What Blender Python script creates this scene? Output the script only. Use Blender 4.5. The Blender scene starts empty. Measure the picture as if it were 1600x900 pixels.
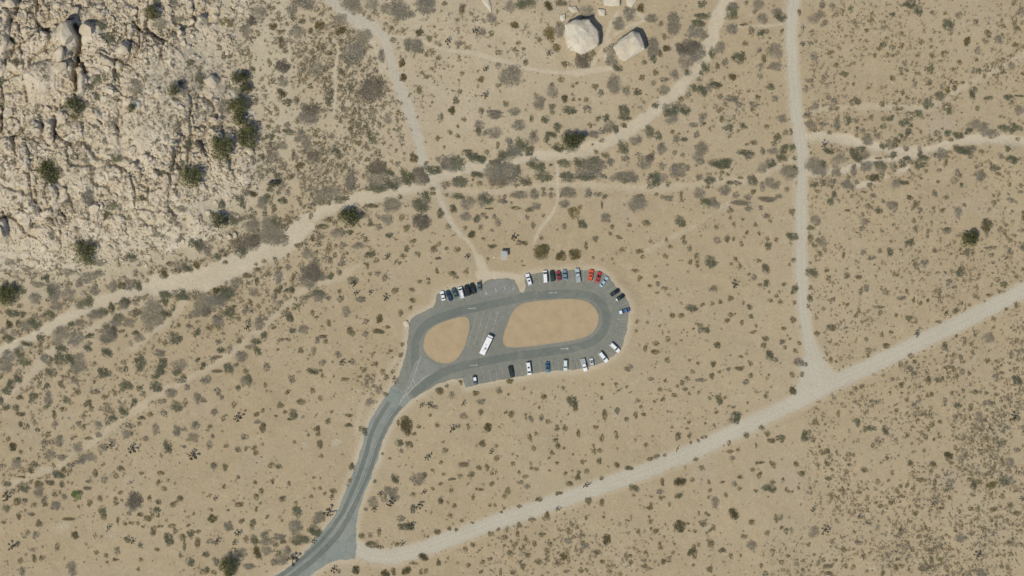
import bpy, bmesh, math, random
import numpy as np
from mathutils import Vector, Matrix
from mathutils.geometry import tessellate_polygon

# ------------------------------------------------------------------ camera, sky, sun, exposure
SC = bpy.context.scene
S = 0.28                       # metres on the ground per photo pixel
CAM_H = 2000.0
cam_d = bpy.data.cameras.new("camera")
cam = bpy.data.objects.new("camera", cam_d)
SC.collection.objects.link(cam)
cam.location = (0, 0, CAM_H)
cam_d.sensor_width = 36
cam_d.lens = 36 * CAM_H / (1600 * S)
cam_d.clip_start = 10
cam_d.clip_end = 20000
SC.camera = cam

SUN_EL, SUN_AZ = 57.0, 221.0   # degrees; azimuth clockwise from the top of the photo
world = bpy.data.worlds.new("World")
SC.world = world
world.use_nodes = True
wn = world.node_tree.nodes
bg = wn["Background"]
sky = wn.new("ShaderNodeTexSky")
sky.sky_type = 'NISHITA'
sky.sun_disc = False
sky.sun_elevation = math.radians(SUN_EL)
sky.sun_rotation = math.radians(SUN_AZ)
sky.altitude = 1200
world.node_tree.links.new(sky.outputs[0], bg.inputs[0])
bg.inputs[1].default_value = 0.11
sl = bpy.data.lights.new("sun", 'SUN')
sl.energy = 3.35
sl.angle = math.radians(0.53)
sl.color = (1.0, 0.955, 0.80)
so = bpy.data.objects.new("sun", sl)
SC.collection.objects.link(so)
az, el = math.radians(SUN_AZ), math.radians(SUN_EL)
to_sun = Vector((math.sin(az) * math.cos(el), math.cos(az) * math.cos(el), math.sin(el)))
so.rotation_euler = to_sun.to_track_quat('Z', 'Y').to_euler()
SC.view_settings.view_transform = 'Standard'
SC.view_settings.look = 'None'
SC.view_settings.gamma = 1
SC.view_settings.exposure = 0.05
SC.view_settings.use_curve_mapping = False

RNG = np.random.default_rng(11)
random.seed(4)
COL = SC.collection

# ------------------------------------------------------------------ helpers
def W(px, py):
    return ((px - 800) * S, (450 - py) * S)

def link(o, parent=None):
    COL.objects.link(o)
    if parent is not None:
        o.parent = parent
    return o

def obj(name, me, parent=None, loc=None):
    o = bpy.data.objects.new(name, me)
    if loc is not None:
        o.location = loc
    return link(o, parent)

def tag(o, label=None, cat=None, group=None, kind=None):
    if label: o["label"] = label
    if cat: o["category"] = cat
    if group: o["group"] = group
    if kind: o["kind"] = kind
    return o

def mesh_np(name, verts, faces, mat, smooth=False):
    me = bpy.data.meshes.new(name)
    verts = np.asarray(verts, dtype=np.float32)
    faces = np.asarray(faces, dtype=np.int32)
    k = faces.shape[1]
    me.vertices.add(len(verts)); me.vertices.foreach_set("co", verts.ravel())
    me.loops.add(faces.size); me.loops.foreach_set("vertex_index", faces.ravel())
    me.polygons.add(len(faces))
    me.polygons.foreach_set("loop_start", np.arange(0, faces.size, k, dtype=np.int32))
    if smooth:
        me.polygons.foreach_set("use_smooth", np.ones(len(faces), dtype=bool))
    me.update(calc_edges=True)
    if mat: me.materials.append(mat)
    return me

def bm_mesh(name, bm, mats, smooth=False):
    me = bpy.data.meshes.new(name)
    bmesh.ops.recalc_face_normals(bm, faces=bm.faces)
    if smooth:
        for f in bm.faces: f.smooth = True
    bm.to_mesh(me); bm.free()
    for m in (mats if isinstance(mats, (list, tuple)) else [mats]):
        me.materials.append(m)
    return me

def add_box(bm, c, d, rz=0.0, bevel=0.0, mi=0):
    r = bmesh.ops.create_cube(bm, size=1.0)
    M = Matrix.Translation(c) @ Matrix.Rotation(rz, 4, 'Z') @ Matrix.Diagonal((d[0], d[1], d[2], 1))
    bmesh.ops.transform(bm, matrix=M, verts=r["verts"])
    fs = {f for v in r["verts"] for f in v.link_faces}
    for f in fs: f.material_index = mi
    if bevel:
        es = {e for v in r["verts"] for e in v.link_edges}
        bmesh.ops.bevel(bm, geom=list(es), offset=bevel, segments=2, affect='EDGES')

def add_cyl(bm, p0, p1, r0, r1, seg=10):
    a, b = Vector(p0), Vector(p1)
    d = b - a
    q = d.to_track_quat('Z', 'Y').to_matrix().to_4x4()
    M = Matrix.Translation((a + b) / 2) @ q
    bmesh.ops.create_cone(bm, cap_ends=True, segments=seg, radius1=r0, radius2=r1, depth=d.length, matrix=M)

# value noise on arbitrary coordinates
_LAT = np.random.default_rng(5).random((256, 256))
def vnoise(x, y, scale, seed=0):
    x = np.asarray(x) / scale + seed * 17.31; y = np.asarray(y) / scale + seed * 9.17
    xi = np.floor(x).astype(int); yi = np.floor(y).astype(int)
    fx = x - xi; fy = y - yi
    fx = fx * fx * (3 - 2 * fx); fy = fy * fy * (3 - 2 * fy)
    a = _LAT[xi & 255, yi & 255]; b = _LAT[(xi + 1) & 255, yi & 255]
    c = _LAT[xi & 255, (yi + 1) & 255]; d = _LAT[(xi + 1) & 255, (yi + 1) & 255]
    return (a * (1 - fx) + b * fx) * (1 - fy) + (c * (1 - fx) + d * fx) * fy
def fbm(x, y, scale, oct=4, seed=0):
    s = 0; a = 0.5; t = 0
    for i in range(oct):
        s = s + a * vnoise(x, y, scale / 2 ** i, seed + i); t += a; a *= 0.5
    return s / t

# ------------------------------------------------------------------ materials
class NT:
    def __init__(s, name):
        s.m = bpy.data.materials.new(name); s.m.use_nodes = True
        s.t = s.m.node_tree; s.n = s.t.nodes; s.b = s.n["Principled BSDF"]
        s.b.inputs["Roughness"].default_value = 0.9
        s.b.inputs["Specular IOR Level"].default_value = 0.2
    def new(s, typ, **kw):
        n = s.n.new(typ)
        for k, v in kw.items(): setattr(n, k, v)
        return n
    def l(s, a, b): s.t.links.new(a, b)
    def noise(s, scale, detail=4, rough=0.55, vec=None):
        n = s.new("ShaderNodeTexNoise"); n.inputs["Scale"].default_value = scale
        n.inputs["Detail"].default_value = detail; n.inputs["Roughness"].default_value = rough
        if vec is not None: s.l(vec, n.inputs["Vector"])
        return n.outputs["Fac"]
    def ramp(s, fac, lo, hi, clo=(0, 0, 0), chi=(1, 1, 1)):
        r = s.new("ShaderNodeValToRGB"); e = r.color_ramp.elements
        e[0].position = lo; e[1].position = hi
        e[0].color = (*clo, 1); e[1].color = (*chi, 1)
        s.l(fac, r.inputs[0]); return r.outputs[0]
    def mix(s, fac, a, b, mode='MIX'):
        n = s.new("ShaderNodeMix", data_type='RGBA', blend_type=mode)
        for v, i in ((fac, 0), (a, 6), (b, 7)):
            if isinstance(v, (int, float)): n.inputs[i].default_value = v
            elif isinstance(v, tuple): n.inputs[i].default_value = (*v, 1)
            else: s.l(v, n.inputs[i])
        return n.outputs[2]
    def math(s, op, a, b=0.0):
        n = s.new("ShaderNodeMath", operation=op)
        for v, i in ((a, 0), (b, 1)):
            if isinstance(v, (int, float)): n.inputs[i].default_value = v
            else: s.l(v, n.inputs[i])
        return n.outputs[0]
    def pos(s): return s.new("ShaderNodeNewGeometry").outputs["Position"]
    def bump(s, h, strength, dist):
        b = s.new("ShaderNodeBump"); b.inputs["Strength"].default_value = strength
        b.inputs["Distance"].default_value = dist
        s.l(h, b.inputs["Height"]); s.l(b.outputs[0], s.b.inputs["Normal"])
    def out(s, c): s.l(c, s.b.inputs["Base Color"]); return s.m

def simple(name, col, rough=0.5, metal=0.0, spec=0.5, var=0.0, vscale=2.0):
    t = NT(name)
    t.b.inputs["Roughness"].default_value = rough
    t.b.inputs["Metallic"].default_value = metal
    t.b.inputs["Specular IOR Level"].default_value = spec
    if var:
        f = t.ramp(t.noise(vscale, 4, 0.6, t.pos()), 0.3, 0.7, (1 - var,) * 3, (1 + var,) * 3)
        t.out(t.mix(1.0, col, f, 'MULTIPLY'))
    else:
        t.b.inputs["Base Color"].default_value = (*col, 1)
    return t.m

def ground_mat():
    t = NT("desert_soil"); p = t.pos()
    a = t.new("ShaderNodeVertexColor"); a.layer_name = "zone"
    sp = t.new("ShaderNodeSeparateColor"); t.l(a.outputs[0], sp.inputs[0])
    big = t.noise(0.012, 4, 0.6, p); mid = t.noise(0.09, 5, 0.6, p); fine = t.noise(1.1, 5, 0.75, p)
    soil = t.mix(t.ramp(big, 0.38, 0.62), (0.356, 0.276, 0.171), (0.382, 0.308, 0.201))
    soil = t.mix(t.ramp(mid, 0.40, 0.68), soil, (0.398, 0.304, 0.189))
    soil = t.mix(t.math('MULTIPLY', t.ramp(t.noise(0.045, 5, 0.6, p), 0.56, 0.74), 0.6), soil, (0.362, 0.304, 0.232))
    gravel = t.mix(t.ramp(t.noise(0.06, 4, 0.6, p), 0.35, 0.65), (0.425, 0.378, 0.296), (0.450, 0.402, 0.318))
    sand = t.mix(t.ramp(mid, 0.35, 0.65), (0.462, 0.384, 0.274), (0.500, 0.422, 0.310))
    rock = t.mix(t.ramp(mid, 0.35, 0.65), (0.430, 0.360, 0.252), (0.475, 0.405, 0.290))
    c = t.mix(sp.outputs[1], soil, sand)
    c = t.mix(sp.outputs[2], c, rock)
    c = t.mix(sp.outputs[0], c, gravel)
    c = t.mix(t.math('MULTIPLY', a.outputs['Alpha'], 0.5), c, t.mix(1.0, c, (1.13, 1.12, 1.10), 'MULTIPLY'))
    c = t.mix(t.math('MULTIPLY', t.ramp(t.noise(0.28, 5, 0.7, p), 0.52, 0.70), 0.40), c, (0.455, 0.385, 0.275))
    c = t.mix(t.math('MULTIPLY', t.ramp(t.noise(0.5, 5, 0.75, p), 0.58, 0.70), 0.30), c, (0.285, 0.215, 0.140))
    sp2 = t.ramp(fine, 0.30, 0.62, (0.78,) * 3, (1.08,) * 3)
    c = t.mix(0.75, c, sp2, 'MULTIPLY')
    t.b.inputs["Roughness"].default_value = 0.95
    t.bump(t.noise(1.6, 6, 0.7, p), 0.5, 0.25)
    return t.out(c)

def rock_mat(name="granite", tint=(1, 1, 1)):
    t = NT(name); p = t.pos()
    a = t.noise(0.12, 5, 0.6, p); b = t.noise(0.7, 6, 0.7, p); c3 = t.noise(3.0, 4, 0.7, p)
    c = t.mix(t.ramp(a, 0.35, 0.65), (0.480 * tint[0], 0.392 * tint[1], 0.276 * tint[2]), (0.575 * tint[0], 0.492 * tint[1], 0.370 * tint[2]))
    c = t.mix(t.math('MULTIPLY', t.ramp(b, 0.54, 0.72), 0.55), c, (0.36, 0.275, 0.185))
    c = t.mix(t.math('MULTIPLY', t.ramp(t.noise(0.35, 5, 0.7, p), 0.60, 0.72), 0.5), c, (0.40, 0.38, 0.34))
    c = t.mix(0.5, c, t.ramp(c3, 0.3, 0.65, (0.72,) * 3, (1.08,) * 3), 'MULTIPLY')
    t.bump(t.mix(0.5, b, c3), 0.7, 0.5)
    return t.out(c)

def asphalt_mat(name, base, light, ps=0.05):
    t = NT(name); p = t.pos()
    a = t.noise(ps, 5, 0.6, p); b = t.noise(0.5, 5, 0.7, p)
    c = t.mix(t.ramp(a, 0.35, 0.66), base, light)
    c = t.mix(0.6, c, t.ramp(b, 0.3, 0.7, (0.84,) * 3, (1.12,) * 3), 'MULTIPLY')
    c = t.mix(t.math('MULTIPLY', t.ramp(t.noise(0.9, 3, 0.6, p), 0.66, 0.74), 0.45), c, (0.085, 0.085, 0.078))
    v = t.new("ShaderNodeTexVoronoi", feature='DISTANCE_TO_EDGE'); v.inputs["Scale"].default_value = 0.16
    wv = t.new("ShaderNodeVectorMath", operation='ADD'); nz = t.new("ShaderNodeTexNoise"); nz.inputs["Scale"].default_value = 0.5
    sc = t.new("ShaderNodeVectorMath", operation='SCALE'); sc.inputs["Scale"].default_value = 3.0
    t.l(p, nz.inputs["Vector"]); t.l(nz.outputs["Color"], sc.inputs[0]); t.l(p, wv.inputs[0]); t.l(sc.outputs[0], wv.inputs[1]); t.l(wv.outputs[0], v.inputs["Vector"])
    c = t.mix(t.math('MULTIPLY', t.ramp(v.outputs["Distance"], 0.0, 0.035, (1, 1, 1), (0, 0, 0)), 0.35), c, (0.10, 0.10, 0.09))
    c = t.mix(t.math('MULTIPLY', t.ramp(t.noise(0.13, 4, 0.65, p), 0.55, 0.72), 0.30), c, (0.30, 0.265, 0.195))
    t.bump(t.noise(4, 4, 0.7, p), 0.25, 0.05)
    return t.out(c)

def foliage_mat(name, lo, hi, rough=0.85):
    t = NT(name)
    a = t.new("ShaderNodeVertexColor"); a.layer_name = "leaf"
    oi = t.new("ShaderNodeObjectInfo").outputs["Random"]
    c = t.mix(a.outputs[0], lo, hi)
    c = t.mix(0.7, c, t.ramp(oi, 0.0, 1.0, (0.80, 0.82, 0.86), (1.22, 1.16, 1.06)), 'MULTIPLY')
    t.b.inputs["Roughness"].default_value = rough
    return t.out(c)

M_SOIL = ground_mat()
M_ROCK = rock_mat()
M_ROCKW = rock_mat("pale_granite", (1.07, 1.11, 1.17))
M_LOT = asphalt_mat("lot_asphalt", (0.186, 0.186, 0.156), (0.218, 0.212, 0.176))
M_LANE = asphalt_mat("lane_asphalt", (0.138, 0.148, 0.129), (0.168, 0.175, 0.150))
M_ROAD = asphalt_mat("road_asphalt", (0.205, 0.224, 0.200), (0.248, 0.255, 0.222), 0.09)
M_ISL = simple("island_gravel", (0.385, 0.284, 0.172), 0.95, spec=0.2, var=0.09, vscale=0.22)
M_KERB = simple("kerb_concrete", (0.32, 0.265, 0.18), 0.9, var=0.1)
M_PAINT = asphalt_mat("worn_white_paint", (0.29, 0.285, 0.25), (0.42, 0.42, 0.37), 0.4)
M_PAINT2 = asphalt_mat("bright_worn_paint", (0.36, 0.365, 0.34), (0.50, 0.50, 0.47), 0.6)

M_F = {
 'g': foliage_mat("grey_twigs", (0.150, 0.134, 0.102), (0.282, 0.252, 0.192)),
 'm': foliage_mat("dark_thicket", (0.100, 0.086, 0.064), (0.218, 0.186, 0.140)),
 'd': foliage_mat("green_leaves", (0.088, 0.090, 0.055), (0.192, 0.192, 0.122)),
 'b': foliage_mat("olive_leaves", (0.125, 0.108, 0.060), (0.245, 0.212, 0.125)),
 't': foliage_mat("juniper_leaves", (0.078, 0.082, 0.030), (0.200, 0.200, 0.080)),
 'y': foliage_mat("yellow_leaves", (0.15, 0.120, 0.045), (0.25, 0.20, 0.085)),
 'j': foliage_mat("spiky_leaves", (0.032, 0.045, 0.024), (0.105, 0.125, 0.072)),
 'n': foliage_mat("bright_green_leaves", (0.050, 0.095, 0.025), (0.120, 0.190, 0.055)),
 'w': foliage_mat("dark_olive_leaves", (0.070, 0.060, 0.026), (0.165, 0.138, 0.066)),
 's': foliage_mat("brush_leaves", (0.205, 0.172, 0.110), (0.330, 0.275, 0.180)),
 'u': foliage_mat("grey_brush_leaves", (0.210, 0.180, 0.135), (0.340, 0.292, 0.222)),
 'v': foliage_mat("dark_brush_leaves", (0.150, 0.130, 0.082), (0.260, 0.226, 0.145)),
}
M_BARK = simple("bark", (0.12, 0.09, 0.065), 0.95, var=0.3, vscale=3)
# ------------------------------------------------------------------ plan of the place (photo pixels -> metres through W)
def PL(s): return [W(*map(float, p.split(','))) for p in s.split()]
GRAVEL = [  # polyline, full width px
 (PL("1760,365 1600,454 1516,497 1440,534 1360,572 1300,600 1240,630 1160,669 1080,707 1020,731 960,753 880,781 780,815 700,843 650,862 610,871 580,868 556,856"), 23),
 (PL("1262,-120 1241,0 1237,20 1236,60 1239,110 1243,170 1248,200 1253,240 1252,300 1252,400 1253,450 1256,490 1262,525 1267,552 1272,580 1280,600"), 17),
 (PL("1266,540 1268,565 1262,590 1250,615"), 18), (PL("1272,550 1285,575 1302,590"), 16), (PL("1262,570 1275,588 1290,598"), 26), (PL("1258,600 1246,618 1236,630"), 14)]
WASH = [
 (PL("1262,272 1320,266 1360,250 1390,249 1428,243 1450,236"), 9), (PL("1340,292 1388,276 1420,262"), 5),
 (PL("1180,-110 1135,0 1117,40 1105,80 1087,112 1060,140 1030,166 1000,192 970,212 924,232 880,242 840,244 804,250 760,258 726,264 680,277 650,294 620,299 570,309 530,320 500,334 476,350"), 17),
 (PL("476,350 455,372 440,385 400,402 360,420 320,436"), 31), (PL("320,436 270,444 240,447"), 27),
 (PL("240,447 200,459 150,474 120,490 88,506 50,528 0,553 -90,600"), 17),
 (PL("1262,214 1280,214 1320,218 1360,228 1400,238 1450,235 1480,225 1500,220 1540,216 1600,221 1700,215"), 13),
 ]
CHAN = [
 (PL("1138,318 1128,324 1108,338 1088,352 1060,366 1010,392"), 4),
 (PL("700,298 744,301 780,300 810,294 832,294 860,290 900,289 960,293 1020,296 1072,291 1120,284 1160,284 1190,276 1210,264 1230,254 1244,250"), 10),

 (PL("560,415 520,438 490,446 468,456 440,484 424,498 408,514 386,532 364,552 340,568 320,580 300,588 280,602 240,620 210,642 180,664 150,686 112,710 100,724 60,740 30,752 0,764 -80,800"), 9),
 (PL("290,470 276,488 250,512 230,526 205,545"), 9),
 (PL("240,468 200,482 165,500 140,516 110,535 80,550 55,575 35,598 15,615 0,628 -60,660"), 10),
 (PL("1272,172 1314,170 1360,167 1440,170 1460,165 1474,156 1500,138 1530,124 1560,108 1580,98 1610,80"), 8),
 (PL("556,700 558,660 566,630 580,608 600,585 622,560"), 5), (PL("560,700 548,735 535,768"), 4),
 (PL("735,40 800,60 850,90"), 14)]
PATH = [
 (PL("490,-40 515,0 530,12 546,24 560,32 580,42 596,54"), 17), (PL("540,26 566,48 584,70 592,92 604,112 620,140"), 6),
 (PL("596,54 604,68 609,88 614,108 622,128 632,152 640,176 648,200 656,232 662,254 670,274"), 13), (PL("625,150 650,205 668,262"), 4),
 (PL("580,52 588,80 598,120"), 5), (PL("670,274 680,290 687,312 696,332 706,350 718,366"), 9),
 (PL("718,366 728,374 738,386 743,398 748,412"), 6), (PL("748,405 756,424"), 14), (PL("752,430 778,432 812,436"), 16),
 (PL("604,57 640,59 656,63 676,73 704,80 736,83 764,91 792,97 820,106 850,112 880,114 900,114 924,104 937,86 946,60 955,38 965,20"), 7),
 (PL("900,114 930,110 960,106"), 10), (PL("946,90 950,60"), 12), (PL("980,16 1010,28 1000,36 985,40 960,54"), 6),
 (PL("433,-60 438,0 442,30 446,50 450,70 451,100 452,130 450,148 441,164 437,185"), 3.2),
 (PL("520,62 530,80 522,110 524,140 520,180"), 5), (PL("594,-20 595,30"), 4),
 (PL("870,256 872,300 870,320 860,338 844,356 834,380"), 5), (PL("1145,42 1180,41 1208,40 1228,36"), 3.6)]
ROCK_POLY = PL("-130,-120 395,-120 398,0 400,22 378,40 362,64 352,88 362,110 385,130 392,170 396,220 400,262 394,288 372,308 352,322 342,350 344,368 320,378 290,382 250,392 205,398 160,412 110,418 60,424 0,430 -130,436")
APRON_POLY = PL("-130,-120 470,-120 470,0 455,100 452,200 448,262 424,300 396,330 380,372 330,392 260,412 190,436 120,452 60,458 0,462 -130,470")

LOT_OUT = PL("643,624 660,614 680,602 704,593.5 723,591 728,606 745,601 768,596 812,588 840,582.5 876,579 900,577 924,572 940,567 958,557 968,547 974,536 979,519 981.5,500 984,480 979,468 973,458 961,447 950,432 939,424 925,421.5 888,422.5 850,425.5 830,428 819,430 821.5,446 820,453 817,458 812,456 808,446 804,437 792,434.5 768,436 760,438.5 751,447 728,446.5 700,454 682,460 681,471 676,481 660,488 644,497 639,507 637,530 634,553 629,572 622,590 614,602")
ISL1 = PL("720,494.5 727,494.5 732,498 734,504 733.6,514.6 730.5,527 727,541 721,551 714,561 705.6,567 695,568.6 683,566 671,559 664.5,551 661,542 662,532 665,522 670.5,515.5 680,508 695,501.5 710,497")
ISL2 = PL("816,474 826,472 840,469.8 858,468.2 876,467 892,466.8 908,468 920,472 929,479.5 935,490 936,498 934.5,507 928,518 921,523.5 914,527 903,530.5 890,533 875,535.2 860,537 845,539.5 828,541.5 810,543 796,543 789,541 785.5,534 786,526 788,518 792,508 796,497 800,489 806,480.5")
ROAD_OUT = PL("643,624 628,639 617,652 606,672 597,692 591,716 584,733 577,752 569,772 560,798 556.5,818 556,840 557,850 557,858 556,868 554,874 545,874.5 528,875 514,880 500,889 484,900 430,936 380,966 352,945 410,912 444,892 470,870 492,845 506,828 519,811 531,790 543,760 554,732 561,712 566,696 572,673 581,652 592,634 603,617 614,602")

def seg_dist(X, Y, pts):
    d = np.full(X.shape, 1e9)
    for (x0, y0), (x1, y1) in zip(pts[:-1], pts[1:]):
        vx, vy = x1 - x0, y1 - y0
        L = vx * vx + vy * vy + 1e-9
        t = np.clip(((X - x0) * vx + (Y - y0) * vy) / L, 0, 1)
        d = np.minimum(d, np.hypot(X - x0 - t * vx, Y - y0 - t * vy))
    return d
def inside(X, Y, poly):
    r = np.zeros(X.shape, bool)
    n = len(poly)
    for i in range(n):
        x0, y0 = poly[i]; x1, y1 = poly[(i + 1) % n]
        if y0 == y1: continue
        c = ((y0 > Y) != (y1 > Y)) & (X < (x1 - x0) * (Y - y0) / (y1 - y0) + x0)
        r ^= c
    return r
def poly_sd(X, Y, poly):      # positive inside
    d = seg_dist(X, Y, list(poly) + [poly[0]])
    return np.where(inside(X, Y, poly), d, -d)
def sstep(a, b, x):
    t = np.clip((x - a) / (b - a), 0, 1); return t * t * (3 - 2 * t)

def fields(X, Y):
    n1 = (fbm(X, Y, 6, 3, 1) - 0.5) * 2; n2 = (fbm(X, Y, 1.8, 2, 7) - 0.5) * 2
    wob = n1 * 1.1 + n2 * 0.5
    def band(lines, wscale=1.0, wamp=1.0):
        s = np.full(X.shape, -1e9)
        for pts, w in lines:
            s = np.maximum(s, w * S * 0.5 * wscale - seg_dist(X, Y, pts))
        return s + wob * wamp
    sg = band(GRAVEL, 1.0, 0.55)
    sw = band(WASH, 1.12, 1.2)
    sc = band(CHAN, 1.15, 1.0)
    spth = band(PATH, 1.0, 0.45)
    sr = poly_sd(X, Y, ROCK_POLY) + wob * 3
    sa = poly_sd(X, Y, APRON_POLY) + wob * 5
    lot = np.maximum(poly_sd(X, Y, LOT_OUT), poly_sd(X, Y, ROAD_OUT))
    return sg, sw, sc, spth, sr, sa, lot

def ground_h(X, Y, F):
    sg, sw, sc, spth, sr, sa, lot = F
    road = np.maximum(sg, lot)
    away = sstep(0.0, 7.0, -road)
    h = ((fbm(X, Y, 26, 3, 3) - 0.5) * 1.5 + (fbm(X, Y, 3.0, 3, 4) - 0.5) * 0.24) * away
    h += 0.09 * np.exp(-((sg + 0.9) / 0.8) ** 2) * sstep(1.0, 3.0, -lot)   # graded berm
    h -= 0.30 * sstep(-1.0, 2.0, sw) * away + 0.15 * sstep(-1, 1.5, sc) * away
    h -= 0.06 * sstep(-0.6, 0.6, spth) * away
    h += sstep(-8, 24, sr) * 2.4
    return h

# ---------------- fine ground grid
CS = 0.56
xs = np.arange(-270, 270.01, CS); ys = np.arange(-168, 168.01, CS)
GX, GY = np.meshgrid(xs, ys)
F = fields(GX, GY)
GH = ground_h(GX, GY, F)
sg, sw, sc, spth, sr, sa, lotd = F
soft = lambda s, a: sstep(-a, a, s)
n_a = fbm(GX, GY, 9, 3, 12)
zone = np.zeros(GX.shape + (4,), np.float32); 
gd = np.full(GX.shape, 1e9)
for _p, _w in GRAVEL[:2]: gd = np.minimum(gd, seg_dist(GX, GY, _p))
zone[..., 3] = np.clip((np.exp(-((gd - 0.95) / 0.5) ** 2)) * (0.5 + fbm(GX, GY, 7, 3, 91)) + np.exp(-((gd - 2.3) / 0.35) ** 2) * 0.4, 0, 1) * (gd < 4)
zone[..., 0] = soft(sg, 0.8)
zone[..., 1] = np.maximum.reduce([soft(sw, 1.1), 0.5 * soft(sc, 1.2), 0.95 * soft(spth, 0.8),
                                  0.8 * sstep(-3.6, -0.4, lotd) * (0.55 + 0.6 * n_a), 0.35 * sstep(-2.2, -0.8, sg)])
TR = PL("490,-40 515,0 530,12 546,24 560,32 580,42 596,54 604,68 609,88 614,108 622,128 632,152 640,176 648,200 656,232 662,254 680,290 696,332 718,366")
td = seg_dist(GX, GY, TR)
zone[..., 0] = np.maximum(zone[..., 0], (0.70 + 0.40 * fbm(GX, GY, 6, 3, 95)) * sstep(3.4, 0.6, td + (n_a - 0.5) * 4) * (0.45 + 0.55 * sstep(40, 60, GY)))
topmid = np.exp(-((GX + 50) / 95) ** 2) * sstep(10, 85, GY)
zone[..., 1] = np.maximum(zone[..., 1], 0.5 * topmid * (0.4 + 1.2 * n_a))
zone[..., 2] = np.maximum(soft(sa, 9) * 0.8, soft(sr, 3))
for px, py, r in [(526, 690, 9), (478, 694, 8), (982, 884, 9), (972, 880, 6), (700, 26, 12), (1365, 888, 9), (100, 824, 14), (175, 836, 10), (470, 800, 4), (535, 848, 5), (620, 15, 6), (433, 435, 12), (395, 440, 10)]:
    x, y = W(px, py); d = np.hypot((GX - x), (GY - y) * 1.5) + (n_a - 0.5) * 6
    zone[..., 2] = np.maximum(zone[..., 2], 0.6 * sstep(r * S, r * S * 0.3, d))
zone = np.clip(zone, 0, 1)

ny, nx = GX.shape
idx = np.arange(ny * nx).reshape(ny, nx)
quads = np.stack([idx[:-1, :-1], idx[:-1, 1:], idx[1:, 1:], idx[1:, :-1]], -1).reshape(-1, 4)
def cell(a): return (0.25 * (a[:-1, :-1] + a[:-1, 1:] + a[1:, 1:] + a[1:, :-1])).ravel()
cg, cw, cp, ccn, cr = cell(sg), cell(sw), cell(spth), cell(sc), cell(sr)
cls = np.zeros(len(quads), int)
cls[ccn > 0] = 5; cls[cw > 0] = 2; cls[cp > 0] = 3; cls[cg > 0] = 1
V = np.stack([GX.ravel(), GY.ravel(), GH.ravel()], -1)
ZC = zone.reshape(-1, 4)
NAMES = {0: "ground", 1: "gravel_road", 2: "sandy_wash", 3: "footpath", 5: "dry_channel"}
for k, nm in NAMES.items():
    q = quads[cls == k]
    u, inv = np.unique(q, return_inverse=True)
    me = mesh_np(nm, V[u], inv.reshape(-1, 4), M_SOIL, True)
    ca = me.color_attributes.new("zone", 'FLOAT_COLOR', 'POINT')
    ca.data.foreach_set("color", ZC[u].ravel())
    tag(obj(nm, me), kind="structure")
# far ground ring out to the horizon, butted to the fine sheet
bm = bmesh.new()
R_IN = [(-270, -168), (xs[-1], -168), (xs[-1], ys[-1]), (-270, ys[-1])]
OUT = 9000
ring = []
edge_pts = []
for i in range(0, nx): edge_pts.append((0, i))
for j in range(1, ny): edge_pts.append((j, nx - 1))
for i in range(nx - 2, -1, -1): edge_pts.append((ny - 1, i))
for j in range(ny - 2, 0, -1): edge_pts.append((j, 0))
vin = [bm.verts.new((GX[a], GY[a], GH[a])) for a in edge_pts]
vm = [bm.verts.new((GX[a] * 1.4, GY[a] * 1.6, 0)) for a in edge_pts]
vo = [bm.verts.new((GX[a] * 33, GY[a] * 52, -1)) for a in edge_pts]
for A, B in ((vin, vm), (vm, vo)):
    n = len(A)
    for i in range(n):
        bm.faces.new((A[i], B[i], B[(i + 1) % n], A[(i + 1) % n]))
me = bm_mesh("desert_plain", bm, M_SOIL, True)
if me.polygons[0].normal.z < 0: me.flip_normals()
ca = me.color_attributes.new("zone", 'FLOAT_COLOR', 'POINT')
ca.data.foreach_set("color", np.tile(np.array([0, 0, 0, 0], np.float32), (len(me.vertices), 1)).ravel())
tag(obj("desert_plain", me), kind="structure")

def gz(x, y):
    i = int(round((x - xs[0]) / CS)); j = int(round((y - ys[0]) / CS))
    if 0 <= i < nx and 0 <= j < ny: return float(GH[j, i])
    return 0.0
def gf(A, x, y):
    i = min(max(int(round((x - xs[0]) / CS)), 0), nx - 1); j = min(max(int(round((y - ys[0]) / CS)), 0), ny - 1)
    return float(A[j, i])

# ---------------- asphalt: lot with island holes, and the paved road
def smooth_closed(pts, it=2):
    for _ in range(it):
        o = []
        n = len(pts)
        for i in range(n):
            a, b = pts[i], pts[(i + 1) % n]
            o += [(a[0] * .75 + b[0] * .25, a[1] * .75 + b[1] * .25), (a[0] * .25 + b[0] * .75, a[1] * .25 + b[1] * .75)]
        pts = o
    return pts
def sheet(name, outer, holes, z, mat, thick=0.0):
    loops = [[Vector((x, y, z)) for x, y in outer]] + [[Vector((x, y, z)) for x, y in h] for h in holes]
    tris = tessellate_polygon(loops)
    flat = [v for l in loops for v in l]
    bm = bmesh.new()
    vs = [bm.verts.new(v) for v in flat]
    for t in tris:
        try: bm.faces.new([vs[i] for i in t])
        except ValueError: pass
    if thick:
        lows = {}
        k = 0
        for l in loops:
            n = len(l); top = vs[k:k + n]; low = [bm.verts.new((v.co.x, v.co.y, z - thick)) for v in top]
            for i in range(n):
                bm.faces.new((top[i], top[(i + 1) % n], low[(i + 1) % n], low[i]))
            k += n
    return bm_mesh(name, bm, mat)
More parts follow.
